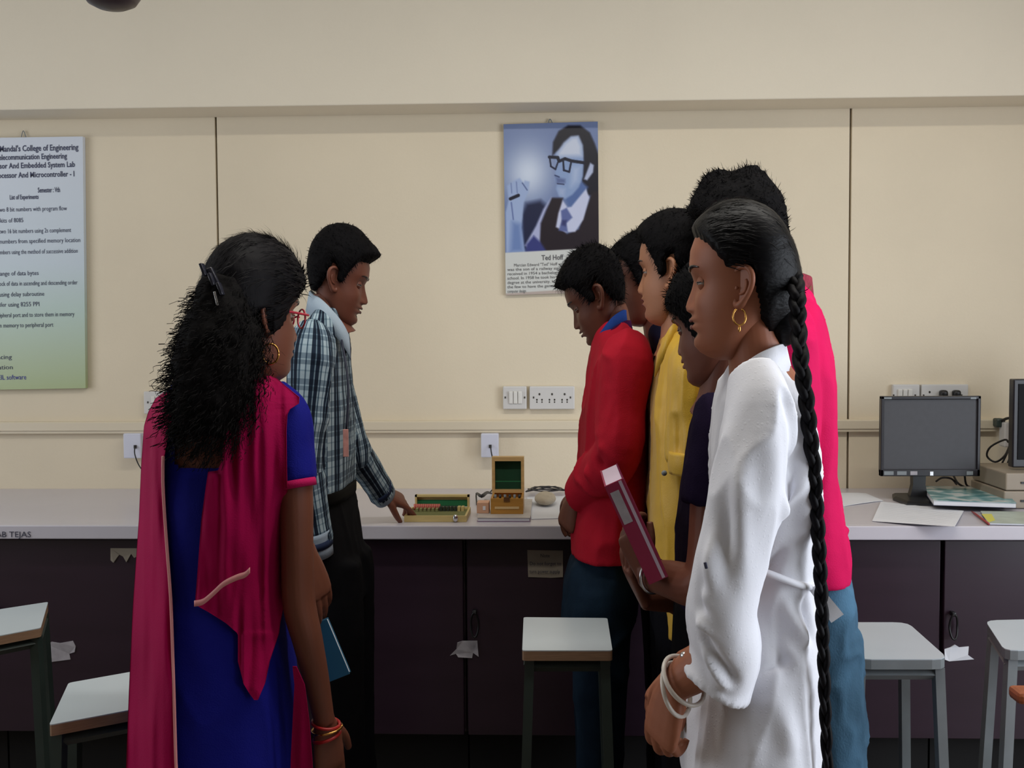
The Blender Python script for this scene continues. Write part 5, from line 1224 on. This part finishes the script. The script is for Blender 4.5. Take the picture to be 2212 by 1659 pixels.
# ====== 6. tall boy in the pink shirt ========================================
def boy_pink():
    Y = 2.25; root = person('tall person in bright pink shirt and faded blue jeans behind the white kurta', (P(1740, 1200, Y)[0], Y, 0))
    tr = frame(1596, 548, Y, 172, 10, 0, 1.04)
    hm = head_mesh(tr, MB())
    rows = [(622, 1648, 1735, .07), (645, 1640, 1752, .115), (675, 1632, 1766, .165), (720, 1628, 1780, .195), (800, 1622, 1797, .205), (900, 1622, 1806, .205), (1000, 1630, 1811, .195), (1080, 1636, 1817, .19), (1130, 1640, 1828, .19), (1170, 1642, 1836, .192), (1205, 1644, 1839, .192), (1232, 1648, 1838, .192)]
    ns = P(1700, 760, Y - .19); ne = P(1700, 1010, Y - .21); nw = P(1640, 1180, Y - .14); fs = P(1700, 760, Y + .19); fe = P(1700, 1010, Y + .21); fw = P(1640, 1180, Y + .14)
    def f_all(mb):
        neck(mb, tr([-.024, 0, -.055]), P(1690, 655, Y), .056, .062)
        for e, w_, sd in ((ne, nw, -1), (fe, fw, 1)):
            mb.tube([e * .5 + w_ * .5, w_], [.034, .027], 14, 0, Q, 4); hand_parts(mb, w_, [-.4, 0, -.9], [-.3, sd, 0], sd)
    V, N, Fc = fine_parts([f_all], .003)
    coarse(hm, rows, Y)
    L = leg_pair(P(1764, 1260, Y)[0], Y, .80, P(1800, 1640, Y)[0], .085, (.080, .080, .066, .062, .056), kneef=-.004)
    for p, r in L: hm.tube(p, [x - .014 for x in r], 14, 0, Q, 3)
    body_obj(root, hm, (V, N, Fc), SK2, LIPD)
    PK = fabric('pink_cloth', (206, 12, 84), .8)
    fl = [(P(1750, 700, Y - .15), P(1790, 1000, Y - .17), .014, .010), (P(1760, 760, Y - .17), P(1775, 1100, Y - .17), .012, -.009), (P(1770, 1130, Y - .16), P(1835, 1150, Y - .08), .010, .009), (P(1775, 1180, Y - .16), P(1830, 1120, Y - .1), .010, -.010), (P(1780, 1210, Y - .16), P(1835, 1185, Y - .08), .008, .008)]
    cloth('pink_shirt', PK, root, [rows_loft(rows, Y), tubef([ns + [0, .03, .035], ns, ne, nw], [.06, .072, .062, .045]), tubef([fs + [0, -.03, .035], fs, fe, fw], [.06, .072, .062, .045])], .006, 5, .009, (9, 9, 4), [(a, b, w_, h * 1.4) for a, b, w_, h in fl], 61)
    cpts = [P(x, y, Y + dy) for x, y, dy in ((1640, 660, -.06), (1660, 640, -.08), (1700, 622, -.075), (1735, 622, -.04), (1744, 628, .0), (1735, 624, .04), (1700, 624, .08), (1655, 645, .07))]
    cp, _ = spline(cpts, [1] * 8, 5)
    DR = mat('dark_red_check', (128, 26, 50), .85, .25, 160, .3, 300)
    adopt(MB().loft([np.array([p + [0, 0, .030], p + [.009, -.004, .026], p + [.014, -.008, -.032], p + [.004, -.004, -.032]]) for p in cp]).obj('collar', DR, None, True), root)
    BJ = mat('faded_denim', (66, 100, 124), .85, .45, 8, .5, 300, spec=.2, aniso=(1, 1, .6))
    prow = [(1200, 1665, 1822, .160), (1228, 1660, 1836, .172), (1290, 1660, 1846, .182), (1360, 1668, 1844, .178), (1400, 1680, 1832, .165)]
    fl = [(P(1775, 1290, Y - .17), P(1835, 1300, Y - .1), .006, .005), (P(1790, 1440, Y - .15), P(1825, 1420, Y - .12), .010, .012), (P(1790, 1470, Y - .15), P(1828, 1490, Y - .12), .010, -.010), (P(1800, 1500, Y - .15), P(1835, 1560, Y - .12), .012, .012)]
    cloth('faded_jeans', BJ, root, [rows_loft(prow, Y)] + [lambda mb, p=p, r=r: mb.tube(p, [x + .012 for x in r], 24, 0, Q, 5) for p, r in L], .007, 4, .009, (14, 14, 9), fl, 63, zmin=.03)
    st = mat('orange_thread', (150, 92, 84), .8)
    for a, b in (((1778, 1262), (1838, 1256)), ((1782, 1340), (1832, 1372))):
        adopt(MB().tube([P(*a, Y - .166), P((a[0] + b[0]) / 2, (a[1] + b[1]) / 2, Y - .150), P(*b, Y - .075)], [.0018] * 3, 6).obj('seam_stitching', st, None, True), root)
    shoes(root, [(P(1800, 1640, Y)[0] - .01, Y - .08), (P(1800, 1640, Y)[0] - .01, Y + .08)], SHOE, 180)
    adopt(hair_mesh(tr, 'm', .036, .026, .016, .026, bumps=[((.35, 0, 1), .014, .28), ((-.45, 0, .9), .012, .22), ((.0, 0, 1), -.012, .10), ((-.9, 0, .5), .008, .2)], nstr=4200, slen=.022, lift=.45, seed=9, flow=(.5, 0, .2), rough=.007).obj('hair', HAIRS, None, True), root)
boy_pink()

# ====== 7. girl in white =====================================================
def girl_white():
    Y = 1.60; root = person('person in white embroidered kurta with long black braid and hoop earring', (P(1620, 1300, Y)[0], Y, 0))
    tr = frame(1592, 624, Y, 170, 2, 0, .935)
    hm = head_mesh(tr, MB(), nose=.75, fat=1.0)
    rows = [(775, 1600, 1692, .055), (792, 1590, 1702, .075), (812, 1578, 1718, .105), (840, 1562, 1736, .135), (880, 1550, 1752, .155), (940, 1542, 1768, .165), (1020, 1538, 1776, .165), (1120, 1535, 1772, .155), (1200, 1532, 1764, .148), (1262, 1528, 1760, .146), (1320, 1515, 1768, .155), (1400, 1496, 1776, .172), (1500, 1482, 1768, .182), (1600, 1474, 1764, .19), (1655, 1470, 1764, .195), (1685, 1470, 1764, .195)]
    ns = P(1640, 905, Y - .155); ne = P(1575, 1400, Y - .20); nw = P(1455, 1478, Y - .14); fs = P(1640, 905, Y + .15); fe = P(1585, 1400, Y + .18); fw = P(1475, 1440, Y + .06)
    def f_all(mb):
        neck(mb, tr([-.026, 0, -.050]), P(1640, 800, Y), .048, .056)
        mb.tube([ne * .9 + ns * .1, ne, ne * .5 + nw * .5, nw], [.038, .038, .033, .026], 18, 0, Q, 5)
        hand_parts(mb, nw, [-.28, .10, -.9], [-.75, -.65, 0], -1, (.55, .65, .8, .9), .7, .96, .05)
        mb.tube([fe, fe * .5 + fw * .5, fw], [.036, .032, .025], 18, 0, Q, 5)
        hand_parts(mb, fw, [-.6, -.25, -.45], [-.5, -.2, .8], 1, (.5, .6, .7, .8), .6, .95, .05)
    V, N, Fc = fine_parts([f_all], .0022)
    coarse(hm, rows[:12], Y, .02)
    hm.tube([ns, ne], [.045, .036], 12, 0, Q, 3); hm.tube([fs, fe], [.045, .036], 12, 0, Q, 3)
    body_obj(root, hm, (V, N, Fc), SK1, LIP)
    WH = mat('white_cotton', (222, 222, 228), .85, .02, 12, .1, 500, spec=.15)
    nt = WH.node_tree; b = nt.nodes['Principled BSDF']
    vo = nt.nodes.new('ShaderNodeTexVoronoi'); vo.inputs['Scale'].default_value = 130; vo.inputs['Randomness'].default_value = .6
    tcn = nt.nodes.new('ShaderNodeTexCoord'); nt.links.new(tcn.outputs['Object'], vo.inputs['Vector'])
    rp = nt.nodes.new('ShaderNodeValToRGB'); rp.color_ramp.elements[0].position = .16; rp.color_ramp.elements[0].color = (1, 1, 1, 1); rp.color_ramp.elements[1].position = .26; rp.color_ramp.elements[1].color = (0, 0, 0, 1)
    nt.links.new(vo.outputs['Distance'], rp.inputs[0]); bp = nt.nodes.new('ShaderNodeBump'); bp.inputs['Strength'].default_value = .25; bp.inputs['Distance'].default_value = .0006
    nt.links.new(rp.outputs[0], bp.inputs['Height']); old = b.inputs['Normal'].links[0].from_socket; nt.links.new(old, bp.inputs['Normal']); nt.links.new(bp.outputs[0], b.inputs['Normal'])
    sl = tubef([ns + [.0, .04, .055], ns, P(1622, 1020, Y - .175), P(1582, 1180, Y - .19), P(1560, 1320, Y - .20), P(1566, 1400, Y - .19), P(1553, 1452, Y - .18), P(1541, 1480, Y - .178)], [.046, .060, .064, .060, .058, .056, .053, .056], seg=28)
    sf = tubef([fs + [0, -.04, .055], fs, P(1600, 1100, Y + .17), P(1570, 1300, Y + .18), P(1545, 1430, Y + .15)], [.045, .058, .062, .064, .056], seg=24)
    def F(x0, y0, x1, y1, w_, h, dy=-.24): return (P(x0, y0, Y + dy), P(x1, y1, Y + dy), w_, h)
    fl = [F(1500, 1390, 1560, 1520, .008, .010), F(1510, 1350, 1590, 1480, .007, -.010), F(1495, 1330, 1560, 1380, .008, .012), F(1505, 1420, 1530, 1490, .006, .009), F(1520, 1400, 1575, 1500, .006, .009),
          F(1500, 1200, 1520, 1330, .012, -.012), F(1530, 1060, 1540, 1300, .012, .012), F(1560, 1000, 1580, 1330, .014, -.012), F(1490, 1250, 1560, 1340, .008, .010), F(1600, 950, 1590, 1250, .014, .010),
          F(1640, 1000, 1690, 1120, .012, .014, -.20), F(1660, 1130, 1740, 1030, .012, .014, -.17), F(1645, 1080, 1720, 980, .010, -.012, -.18), F(1625, 1270, 1700, 1180, .010, -.012, -.15), F(1690, 1290, 1740, 1400, .010, .012, -.15),
          F(1660, 1300, 1690, 1450, .012, -.012, -.16), F(1720, 1280, 1760, 1380, .009, -.010, -.13), F(1640, 1350, 1740, 1440, .012, .014, -.17), F(1650, 1450, 1750, 1400, .008, -.010, -.17), F(1600, 1540, 1620, 1640, .014, .012, -.19), F(1680, 1500, 1720, 1640, .016, .012, -.19), F(1540, 1540, 1530, 1640, .014, -.010, -.19),
          F(1700, 900, 1750, 1180, .012, .010, -.15), F(1690, 850, 1700, 1000, .010, -.010, -.19)]
    cloth('white_kurta', WH, root, [rows_loft(rows, Y), sl, sf], .0044, 3, .009, (11, 11, 5), [(a, b, w_, h * 1.35) for a, b, w_, h in fl], 71, fine=.0004)
    # standing collar, waist tie and its loose end, dark trousers
    cpts = [P(x, y, Y + dy) for x, y, dy in ((1590, 812, -.055), (1606, 800, -.075), (1640, 778, -.082), (1675, 762, -.065), (1692, 756, -.02), (1690, 758, .03), (1660, 772, .07), (1620, 796, .07), (1592, 812, .04))]
    cp, _ = spline(cpts, [1] * 9, 5); rr = []
    for p in cp:
        out = p - P(1642, 800, Y); out[2] = 0; out /= np.linalg.norm(out) + 1e-9
        rr.append(np.array([p - out * .002 + [0, 0, .010], p + out * .003 + [0, 0, .009], p + out * .012 + [0, 0, -.030], p + out * .004 + [0, 0, -.032]]))
    adopt(MB().loft(rr).obj('collar', WH, None, True), root)
    tie = MB(); tie.tube([P(1626, 1226, Y - .160), P(1680, 1246, Y - .166), P(1725, 1262, Y - .150), P(1762, 1270, Y - .10)], [.008] * 4, 10, 0, 1, 5, .6)
    adopt(tie.obj('waist_tie', WH, None, True), root)
    a = P(1758, 1268, Y - .13); b_ = P(1809, 1336, Y - .15); d = (b_ - a); L_ = np.linalg.norm(d); d /= L_; n_ = np.cross(d, [0, 1, 0]); rr = []
    for t in np.linspace(0, 1, 8):
        p = a + d * L_ * t + [0, -.006 * math.sin(t * 3), 0]; hw = .008 + .003 * t
        rr.append(np.array([p - n_ * hw, p - n_ * hw + [0, .0025, 0], p + n_ * hw + [0, .0025, 0], p + n_ * hw]))
    adopt(MB().loft(rr).obj('tie_end', WH, None, False), root)
    adopt(MB().tube([P(1523, 1215, Y - .262), P(1526, 1228, Y - .262)], [.002, .002], 6, sub=1).obj('dark_mark', M['ink']), root)
    cloth('dark_trousers', fabric('black_cotton', (16, 15, 18)), root, [rows_loft([(1560, 1500, 1740, .15), (1700, 1490, 1745, .16), (1780, 1490, 1745, .16)], Y)] + [tubef([P(1600, 1740, Y + s), np.array([P(1600, 1740, Y)[0] + .01, Y + s, .45]), np.array([P(1600, 1740, Y)[0] + .01, Y + s, .07])], [.085, .07, .05]) for s in (-.08, .08)], .010, 4, .004, zmin=.04)
    shoes(root, [(P(1600, 1740, Y)[0], Y - .08), (P(1600, 1740, Y)[0], Y + .08)], SHOE, 180)
    hb = hair_mesh(tr, 'f', .013, .006, .010, .012, bumps=[((-1, 0, -.15), .018, .5), ((-.8, 0, -.75), .020, .45)], nstr=2600, slen=.05, lift=.0, seed=10, flow=(-1, 0, -.25), rough=.0010, width=.0008, jit=.06)
    adopt(hb.obj('hair', mat('sleek_hair', (8, 7, 9), .45, .25, 60, .5, 260, spec=.12, aniso=(.2, 1, 1)), None, True), root)
    # gathered knot and three-strand braid
    kn = MB(); kn.ell(tr([-.104, .0, -.008]), (.022, .032, .036)); kn.ell(tr([-.088, .008, -.055]), (.028, .034, .038)); Vb, Nb, Fb = remesh(kn, .004, 3); Vb = Vb + Nb * (.002 * fbm(Vb * np.array([30, 30, 90])))[:, None]
    adopt(mesh_obj('gathered_hair', Vb, Fb, bpy.data.materials['sleek_hair'], None, True), root)
    main = [(1716, 596, -.05), (1722, 640, -.09), (1724, 700, -.11), (1730, 780, -.14), (1741, 860, -.155), (1750, 940, -.165), (1758, 1020, -.165), (1764, 1100, -.16), (1769, 1180, -.155), (1773, 1260, -.15), (1776, 1340, -.16), (1779, 1420, -.165), (1782, 1520, -.16), (1786, 1620, -.155), (1790, 1730, -.15)]
    mp_, _ = spline([P(x, y, Y + dy) for x, y, dy in main], [1] * len(main), 12)
    for k in range(3):
        pts = []; rad = []
        for i, p in enumerate(mp_):
            t_ = i * .30 + k * 2 * math.pi / 3; am = .0064 * (1 - .35 * i / len(mp_))
            pts.append(p + np.array([am * math.sin(t_), am * .8 * math.sin(2 * t_), 0])); rad.append(.0066 * (1 - .45 * i / len(mp_)))
        adopt(MB().tube(pts, rad, 8, 0, 1, 1).obj('braid_strand', HAIRM, None, True), root)
    # parting from crown to the knot seen as a thin lock
    e = tr([.001, .083, -.052]); 
    torus('hoop_earring', e + [0, 0, .006], .0118, .0014, [.76, 0, 0], [0, .25, 1], M['gold'], root, arc=(math.pi * .62, math.pi * 2.38))
    adopt(MB().ell(e - [0, 0, .011], (.002, .002, .005), nu=10, nv=8).obj('earring_drop', M['gold'], None, True), root)
    ax = (nw - ne) / np.linalg.norm(nw - ne); e1 = np.cross(ax, [0, 1, 0]); e1 /= np.linalg.norm(e1); e2 = np.cross(ax, e1)
    WB = mat('white_bangle', (214, 206, 196), .3)
    torus('bangle', nw - ax * .022 + [0, 0, -.004], .036, .0032, e1, e2, WB, root)
    torus('bangle', nw - ax * .006 + [0, 0, -.010], .036, .0032, e1 * .95 + ax * .35, e2, WB, root)
    adopt(MB().ell(nw - ax * .022 + [0, -.012, .034], (.007, .007, .006), nu=12, nv=8).obj('bangle_stone', M['silver'], None, True), root)
girl_white()

# ====== 8. woman in blue with the magenta scarf ==============================
def woman_blue():
    Y = 1.90; root = person('person seen from behind in royal blue kurta and magenta scarf, long curly hair', (P(500, 1300, Y)[0], Y, 0))
    tr = frame(551, 690, Y, 46, 4, 0, 1.02)
    hm = head_mesh(tr, MB(), nose=.8, fat=.98)
    rows = [(800, 480, 575, .05), (822, 440, 600, .07), (845, 390, 628, .088), (875, 350, 648, .100), (920, 330, 655, .112), (980, 326, 650, .118), (1060, 330, 640, .120), (1150, 336, 630, .118), (1240, 336, 625, .118), (1340, 330, 632, .130), (1450, 322, 642, .142), (1560, 316, 650, .150), (1700, 312, 655, .155), (1900, 312, 655, .155)]
    ns = P(624, 905, Y - .02); ne = P(646, 1300, Y - .05); nw = P(701, 1560, Y - .02); fs = P(374, 905, Y); fe = P(366, 1290, Y + .02)
    lw = P(662, 1195, Y + .17)
    def f_all(mb):
        neck(mb, tr([-.024, 0, -.050]), P(528, 835, Y), .046, .052)
        mb.tube([ns, P(638, 1060, Y - .035), P(642, 1180, Y - .045), ne, P(664, 1380, Y - .05), P(684, 1470, Y - .035), nw], [.044, .040, .037, .0375, .034, .029, .0235], 22, 0, Q, 6)
        mb.tube([ns, P(641, 1060, Y - .035)], [.04, .038], 18, 0, Q, 3)
        hand_parts(mb, nw, [.14, 0, -1], [.6, -.8, 0], 1, (.3, .35, .4, .45), .4, .95, .05)
        mb.tube([fs, fe, P(470, 1330, Y + .19), P(600, 1240, Y + .20), lw], [.036, .034, .034, .030, .025], 18, 0, Q, 5)
        hand_parts(mb, lw, [.36, .0, -.93], [.70, -.62, .3], -1, (.25, .3, .35, .4), .5, 1.04, .05)
    V, N, Fc = fine_parts([f_all], .0024)
    hm.loft(rows_loft(rows, Y, inset=.009, seg=64, sub=4))
    body_obj(root, hm, (V, N, Fc), SK2, LIP)
    BL = fabric('royal_blue_cloth', (18, 22, 124), .8); MG = mat('magenta_chiffon', (154, 3, 68), .85, .10, 5, .3, 350, spec=.12); TRIM = mat('pale_pink_trim', (214, 140, 138), .6)
    sh = P(622, 905, Y - .02); sh2 = P(640, 1042, Y - .035)
    nl = P(380, 955, Y - .1); nr = P(492, 1010, Y - .1)
    def cut(fc): return (fc[:, 1] < Y - .02) & (fc[:, 0] > nl[0] - .002 * 0) & (fc[:, 0] < nr[0]) & (fc[:, 2] > nr[2] + .012 * ((fc[:, 0] - (nl[0] + nr[0]) / 2) / .05) ** 4)
    cloth('blue_kurta', BL, root, [rows_loft(rows[1:], Y, seg=64), tubef([sh + [-.03, 0, .045], sh, sh * .5 + sh2 * .5, sh2], [.036, .048, .045, .043]), tubef([fs + [.03, 0, .045], fs, P(358, 1040, Y)], [.034, .040, .036])], .0055, 5, .005, (8, 8, 2.5), (), 81, cut=cut, zmin=.35)
    ax = (P(641, 1060, Y - .035) - sh); ax /= np.linalg.norm(ax)
    adopt(MB().tube([sh2 - ax * .004, sh2 + ax * .010], [.0450, .0455], 28, 0, Q, 1).obj('sleeve_border', fabric('pink_border', (176, 20, 84)), None, True), root)
    # leggings below the kurta
    cloth('leggings', fabric('maroon_leggings', (96, 12, 60)), root, [tubef([P(x, 1700, Y), np.array([P(x, 1700, Y)[0], Y, .45]), np.array([P(x, 1700, Y)[0], Y, .07])], [.085, .06, .045]) for x in (420, 560)], .01, 3, .003, zmin=.04)
    shoes(root, [(P(420, 1700, Y)[0], Y + .02), (P(560, 1700, Y)[0], Y + .02)], SHOE, 60)
    # the scarf : a sheet draped over both shoulders
    cx = P(485, 1000, Y)[0]; 
    rws = np.array([[0, *P(l, py, Y)[[0]], *P(r_, py, Y)[[0]], P(l, py, Y)[2], b] for (py, l, r_, b) in rows])
    def surfY(x, z, pad):
        xl = np.interp(-z, -rws[:, 3], rws[:, 1]); xr = np.interp(-z, -rws[:, 3], rws[:, 2]); b = np.interp(-z, -rws[:, 3], rws[:, 4])
        a = (xr - xl) / 2; c = (xl + xr) / 2; u = np.clip(abs(x - c) / a, 0, .97)
        return Y - b * (1 - u ** 2.4) ** (1 / 2.4) - pad
    from mathutils.bvhtree import BVHTree
    ks = bpy.data.objects[[c.name for c in root.children if c.name.startswith('blue_kurta')][0]]
    bv = BVHTree.FromPolygons([tuple(ks.matrix_world @ v.co) for v in ks.data.vertices], [tuple(p.vertices) for p in ks.data.polygons])
    def drape(name, rowsd, m, pad=.016, amp=.010, k=9, seed=0, th=.003, nu=46, over=None):
        ys = np.array([r_[0] for r_ in rowsd], float); n = len(ys); yy = np.interp(np.linspace(0, n - 1, n * 7), np.arange(n), ys)
        Ls = np.interp(yy, ys, [r_[1] for r_ in rowsd]); Rs = np.interp(yy, ys, [r_[2] for r_ in rowsd]); G = []
        D = np.full((len(yy), nu), np.nan); PX = np.zeros_like(D)
        for i, y in enumerate(yy):
            for j in range(nu):
                t = j / (nu - 1); px = Ls[i] * (1 - t) + Rs[i] * t; PX[i, j] = px
                d = P(px, y, 1.0) - np.array([0, 0, EYE]); h = bv.ray_cast(Vector((0, 0, EYE)), Vector(d).normalized(), 2.4)
                if h[0] is not None: D[i, j] = h[0].y
                if over: D[i, j] = over(px, y, D[i, j])
        for _ in range(60):
            if not np.isnan(D).any(): break
            A = np.pad(D, 1, constant_values=np.nan); S4 = np.stack([A[:-2, 1:-1], A[2:, 1:-1], A[1:-1, :-2], A[1:-1, 2:]])
            with np.errstate(all='ignore'):
                import warnings; warnings.simplefilter('ignore'); m4 = np.nanmean(S4, 0)
            D = np.where(np.isnan(D), m4 + .004, D)
        D0 = D.copy()
        for _ in range(14):
            A = np.pad(D, 1, mode='edge'); D = (A[:-2, 1:-1] + A[2:, 1:-1] + A[1:-1, :-2] + A[1:-1, 2:]) / 4; D = np.minimum(D, D0)
        for i, y in enumerate(yy):
            row = []
            for j in range(nu):
                px = PX[i, j]; t = j / (nu - 1)
                q_ = np.array([[px * .030 + seed, y * .0035, seed * 3.1]])
                wv = amp * (1.0 * float(noise(q_, 3)[0]) + .6 * float(noise(q_ * 2.3, 5)[0]) + .5 * (1 - 2 * abs(float(noise(q_ * 1.4 + 7, 6)[0]))))
                yv = D[i, j] - pad - wv - amp * .6; row.append(P(px, y, yv))
            G.append(row)
        G = np.array(G); nv_ = len(yy); V1 = G.reshape(-1, 3); V2 = V1 + [0, th, 0]; NN = len(V1); q = lambda i, j: i * nu + j
        Fa = [(q(i, j), q(i + 1, j), q(i + 1, j + 1), q(i, j + 1)) for i in range(nv_ - 1) for j in range(nu - 1)]
        Fb = [tuple(NN + v for v in f[::-1]) for f in Fa]
        bd = [q(0, j) for j in range(nu)] + [q(i, nu - 1) for i in range(1, nv_)] + [q(nv_ - 1, j) for j in range(nu - 2, -1, -1)] + [q(i, 0) for i in range(nv_ - 2, 0, -1)]
        Fs = [(bd[a], bd[a - 1], bd[a - 1] + NN, bd[a] + NN) for a in range(len(bd))]
        o = mesh_obj(name, np.concatenate([V1, V2]), Fa + Fb + Fs, m, None, True); adopt(o, root); return G
    GA = drape('scarf_right_fall', [(812, 540, 590), (835, 510, 618), (858, 499, 646), (872, 494, 645), (884, 490, 626), (896, 486, 620), (932, 469, 618), (1014, 450, 619), (1119, 435, 622), (1230, 427, 618), (1290, 422, 613), (1306, 421, 612), (1322, 450, 610), (1346, 488, 605), (1369, 514, 602), (1429, 514, 582), (1477, 526, 572), (1500, 540, 562), (1512, 549, 557)], MG, .008, .010, 7, 1.0)
    GB = drape('scarf_left_fall', [(846, 356, 410), (860, 336, 400), (890, 320, 380), (920, 311, 366), (1000, 305, 352), (1119, 300, 358), (1306, 287, 372), (1500, 278, 378), (1640, 273, 382), (1760, 268, 388), (1800, 268, 388)], MG, .013, .010, 8, 2.4)
    # pale trims
    tb = MB(); n_ = GB.shape[0]; tb.tube([GB[i, -1] + [-.001, -.002, 0] for i in range(int(n_ * .38), n_, 4)], [.0028] * len(range(int(n_ * .38), n_, 4)), 6, 0, 1, 2); adopt(tb.obj('scarf_trim', TRIM, None, True), root)
    tp = [(421, 1304), (440, 1300), (462, 1282), (484, 1262), (512, 1248), (530, 1242), (541, 1232)]
    pts = [np.array([P(x, y, Y - .155)[0], Y - .155 - .004, P(x, y, Y - .155)[2]]) for x, y in tp]; rr = []
    for p in spline(pts, [1] * len(pts), 4)[0]: rr.append(np.array([p + [0, 0, .006], p + [0, .002, .006], p + [0, .002, -.004], p + [0, 0, -.004]]))
    adopt(MB().loft(rr).obj('scarf_trim', TRIM, None, True), root)
    drape('scarf_side_edge', [(1440, 632, 640), (1480, 636, 658), (1560, 632, 668), (1640, 628, 674), (1760, 626, 680), (1800, 626, 680)], MG, .004, .004, 6, .5, over=lambda px, y, v: Y - .085)
    adopt(MB().tube([P(440, 872, Y + .0), P(480, 838, Y - .04), P(555, 822, Y + .02), P(600, 850, Y + .08)], [.012, .022, .026, .02], 14, 0, 1, 5, .6).obj('scarf_neck_fold', MG, None, True), root)
    # hair : smooth cap, clip, and a mass of curls
    adopt(hair_mesh(tr, 'fl', .022, .012, .014, .018, nstr=4500, slen=.045, lift=.03, seed=12, flow=(-1, 0, -.25), rough=.0016, jit=.14).obj('hair', HAIRM, None, True), root)
    crow = [(596, 445, 520, .03, -.09), (640, 418, 540, .045, -.10), (700, 396, 556, .058, -.11), (770, 380, 560, .064, -.125), (840, 372, 545, .064, -.14), (890, 378, 525, .058, -.145), (925, 390, 500, .046, -.145), (940, 412, 470, .028, -.14)]
    mb = MB(); mb.loft(rows_loft(crow, Y)); Vc, Nc, Fc_ = remesh(mb, .0055, 6)
    Vc = Vc + Nc * (.010 * fbm(Vc * 24, 5) + .004 * fbm(Vc * 70, 8))[:, None]
    co = MB(); co.add(Vc, Fc_, 0)
    rg = np.random.default_rng(5); idx = rg.integers(0, len(Vc), 3600); VV = []; FF = []
    for s_ in idx:
        p = Vc[s_].copy(); nn = Nc[s_]; d = nn * rg.uniform(.0, .55) + np.array([rg.normal(0, .25) - .12, rg.normal(0, .25), -1.0]); d /= np.linalg.norm(d)
        L_ = rg.uniform(.025, .060); R_ = rg.uniform(.0025, .005); a = np.cross(d, [0, 1, 0.1]); a /= np.linalg.norm(a); b = np.cross(d, a); ph = rg.uniform(0, 6.28); k0 = len(VV); steps = 11; w_ = rg.uniform(.0003, .0007)
        for i in range(steps):
            t = i / (steps - 1); g = ph + t * L_ / .0042
            c = p - nn * .004 + d * L_ * t + (a * math.cos(g) + b * math.sin(g)) * R_ + nn * .012 * t * rg.uniform(.4, 1)
            tg = (-a * math.sin(g) + b * math.cos(g)); VV += [c - d * w_ - a * w_ * .6, c + d * w_ + a * w_ * .6]
            if i: k = k0 + 2 * i; FF.append((k - 2, k - 1, k + 1, k))
    co.add(np.array(VV), FF, 0)
    adopt(co.obj('curly_ponytail', CURLM, None, True), root)
    cl = P(458, 612, Y - .13)
    cm = MB(); cm.box(cl + [.004, -.004, .010], (.010, .010, .034), 0, Matrix.Rotation(R(-25), 3, 'Y'), .002)
    for k in range(3): cm.box(cl + [-.010 + .014 * k, -.012, .022 - .016 * k], (.005, .016, .022), 0, Matrix.Rotation(R(-20), 3, 'Y'), .001)
    adopt(cm.obj('hair_clip', mat('clip_dark', (40, 40, 48), .15), None, True), root)
    adopt(MB().box(P(467, 645, Y - .155), (.0035, .006, .024), 0, Matrix.Rotation(R(-12), 3, 'Y'), .001).obj('clip_shine', M['silver']), root)
    e = tr([.000, -.083, -.056])
    torus('hoop_earring', e + [0, -.004, -.004], .0175, .0019, [.8, .1, 0], [0, 0, 1], M['gold'], root)
    GR = mat('red_frame', (176, 40, 62), .3); gl = MB()
    for s in (-1, 1):
        gl.tube([tr([-.01, s * .078, .014]), tr([.04, s * .078, .016]), tr([.098, s * .068, .014])], [.0022] * 3, 8, 0, 1, 3)
        th = np.linspace(0, 2 * math.pi, 22)
        gl.tube([tr([.105 - .012 * abs(.034 + .026 * math.cos(t)) / .06, s * (.036 + .027 * math.cos(t)), .008 + .017 * math.sin(t)]) for t in th], [.0018] * 22, 6, 0, 1, 1)
    gl.tube([tr([.106, -.010, .012]), tr([.109, 0, .014]), tr([.106, .010, .012])], [.0018] * 3, 6, 0, 1, 3)
    adopt(gl.obj('glasses', GR, None, True), root)
    RB = mat('red_bangle', (172, 34, 34), .35); ax = np.array([.14, 0, -1.]); ax /= np.linalg.norm(ax); e1 = np.array([1, 0, .14]); e2 = np.array([0, 1, 0])
    torus('bangle', P(704, 1562, Y - .02), .0290, .0030, e1 * .8 + ax * .25, e2, RB, root); torus('bangle', P(706, 1590, Y - .02), .0290, .0034, e1 * .8 - ax * .1, e2, RB, root); torus('bangle', P(706, 1574, Y - .02), .0300, .0022, e1 * .9, e2, M['gold'], root)
woman_blue()
# the book in her left hand
def blue_book():
    t = thing('book', 'blue book with white edge hanging from the hand beside the blue kurta', 'book', P(715, 1400, 2.1)); Rm = Matrix.Rotation(R(-22), 3, 'Y')
    c = P(698, 1408, 2.08); 
    adopt(MB().box(c, (.066, .010, .115), 0, Rm, .0005).obj('pages', M['paper']), t)
    for s, nm in ((-1, 'front_cover'), (1, 'rear_cover')): adopt(MB().box(c + [0, s * .006, 0], (.069, .0018, .119), 0, Rm, .0005).obj(nm, mat('blue_cover', (52, 112, 146), .35) if s < 0 else bpy.data.materials['blue_cover']), t)
    adopt(MB().box(np.array(c) + [-.010, -.0072, .034], (.010, .0006, .040), 0, Rm).obj('red_band', mat('red_print', (160, 40, 40), .5)), t)
    adopt(MB().box(np.array(c) + [-.014, -.0072, -.010], (.012, .0006, .012), 0, Rm).obj('white_patch', M['paper']), t)
blue_book()
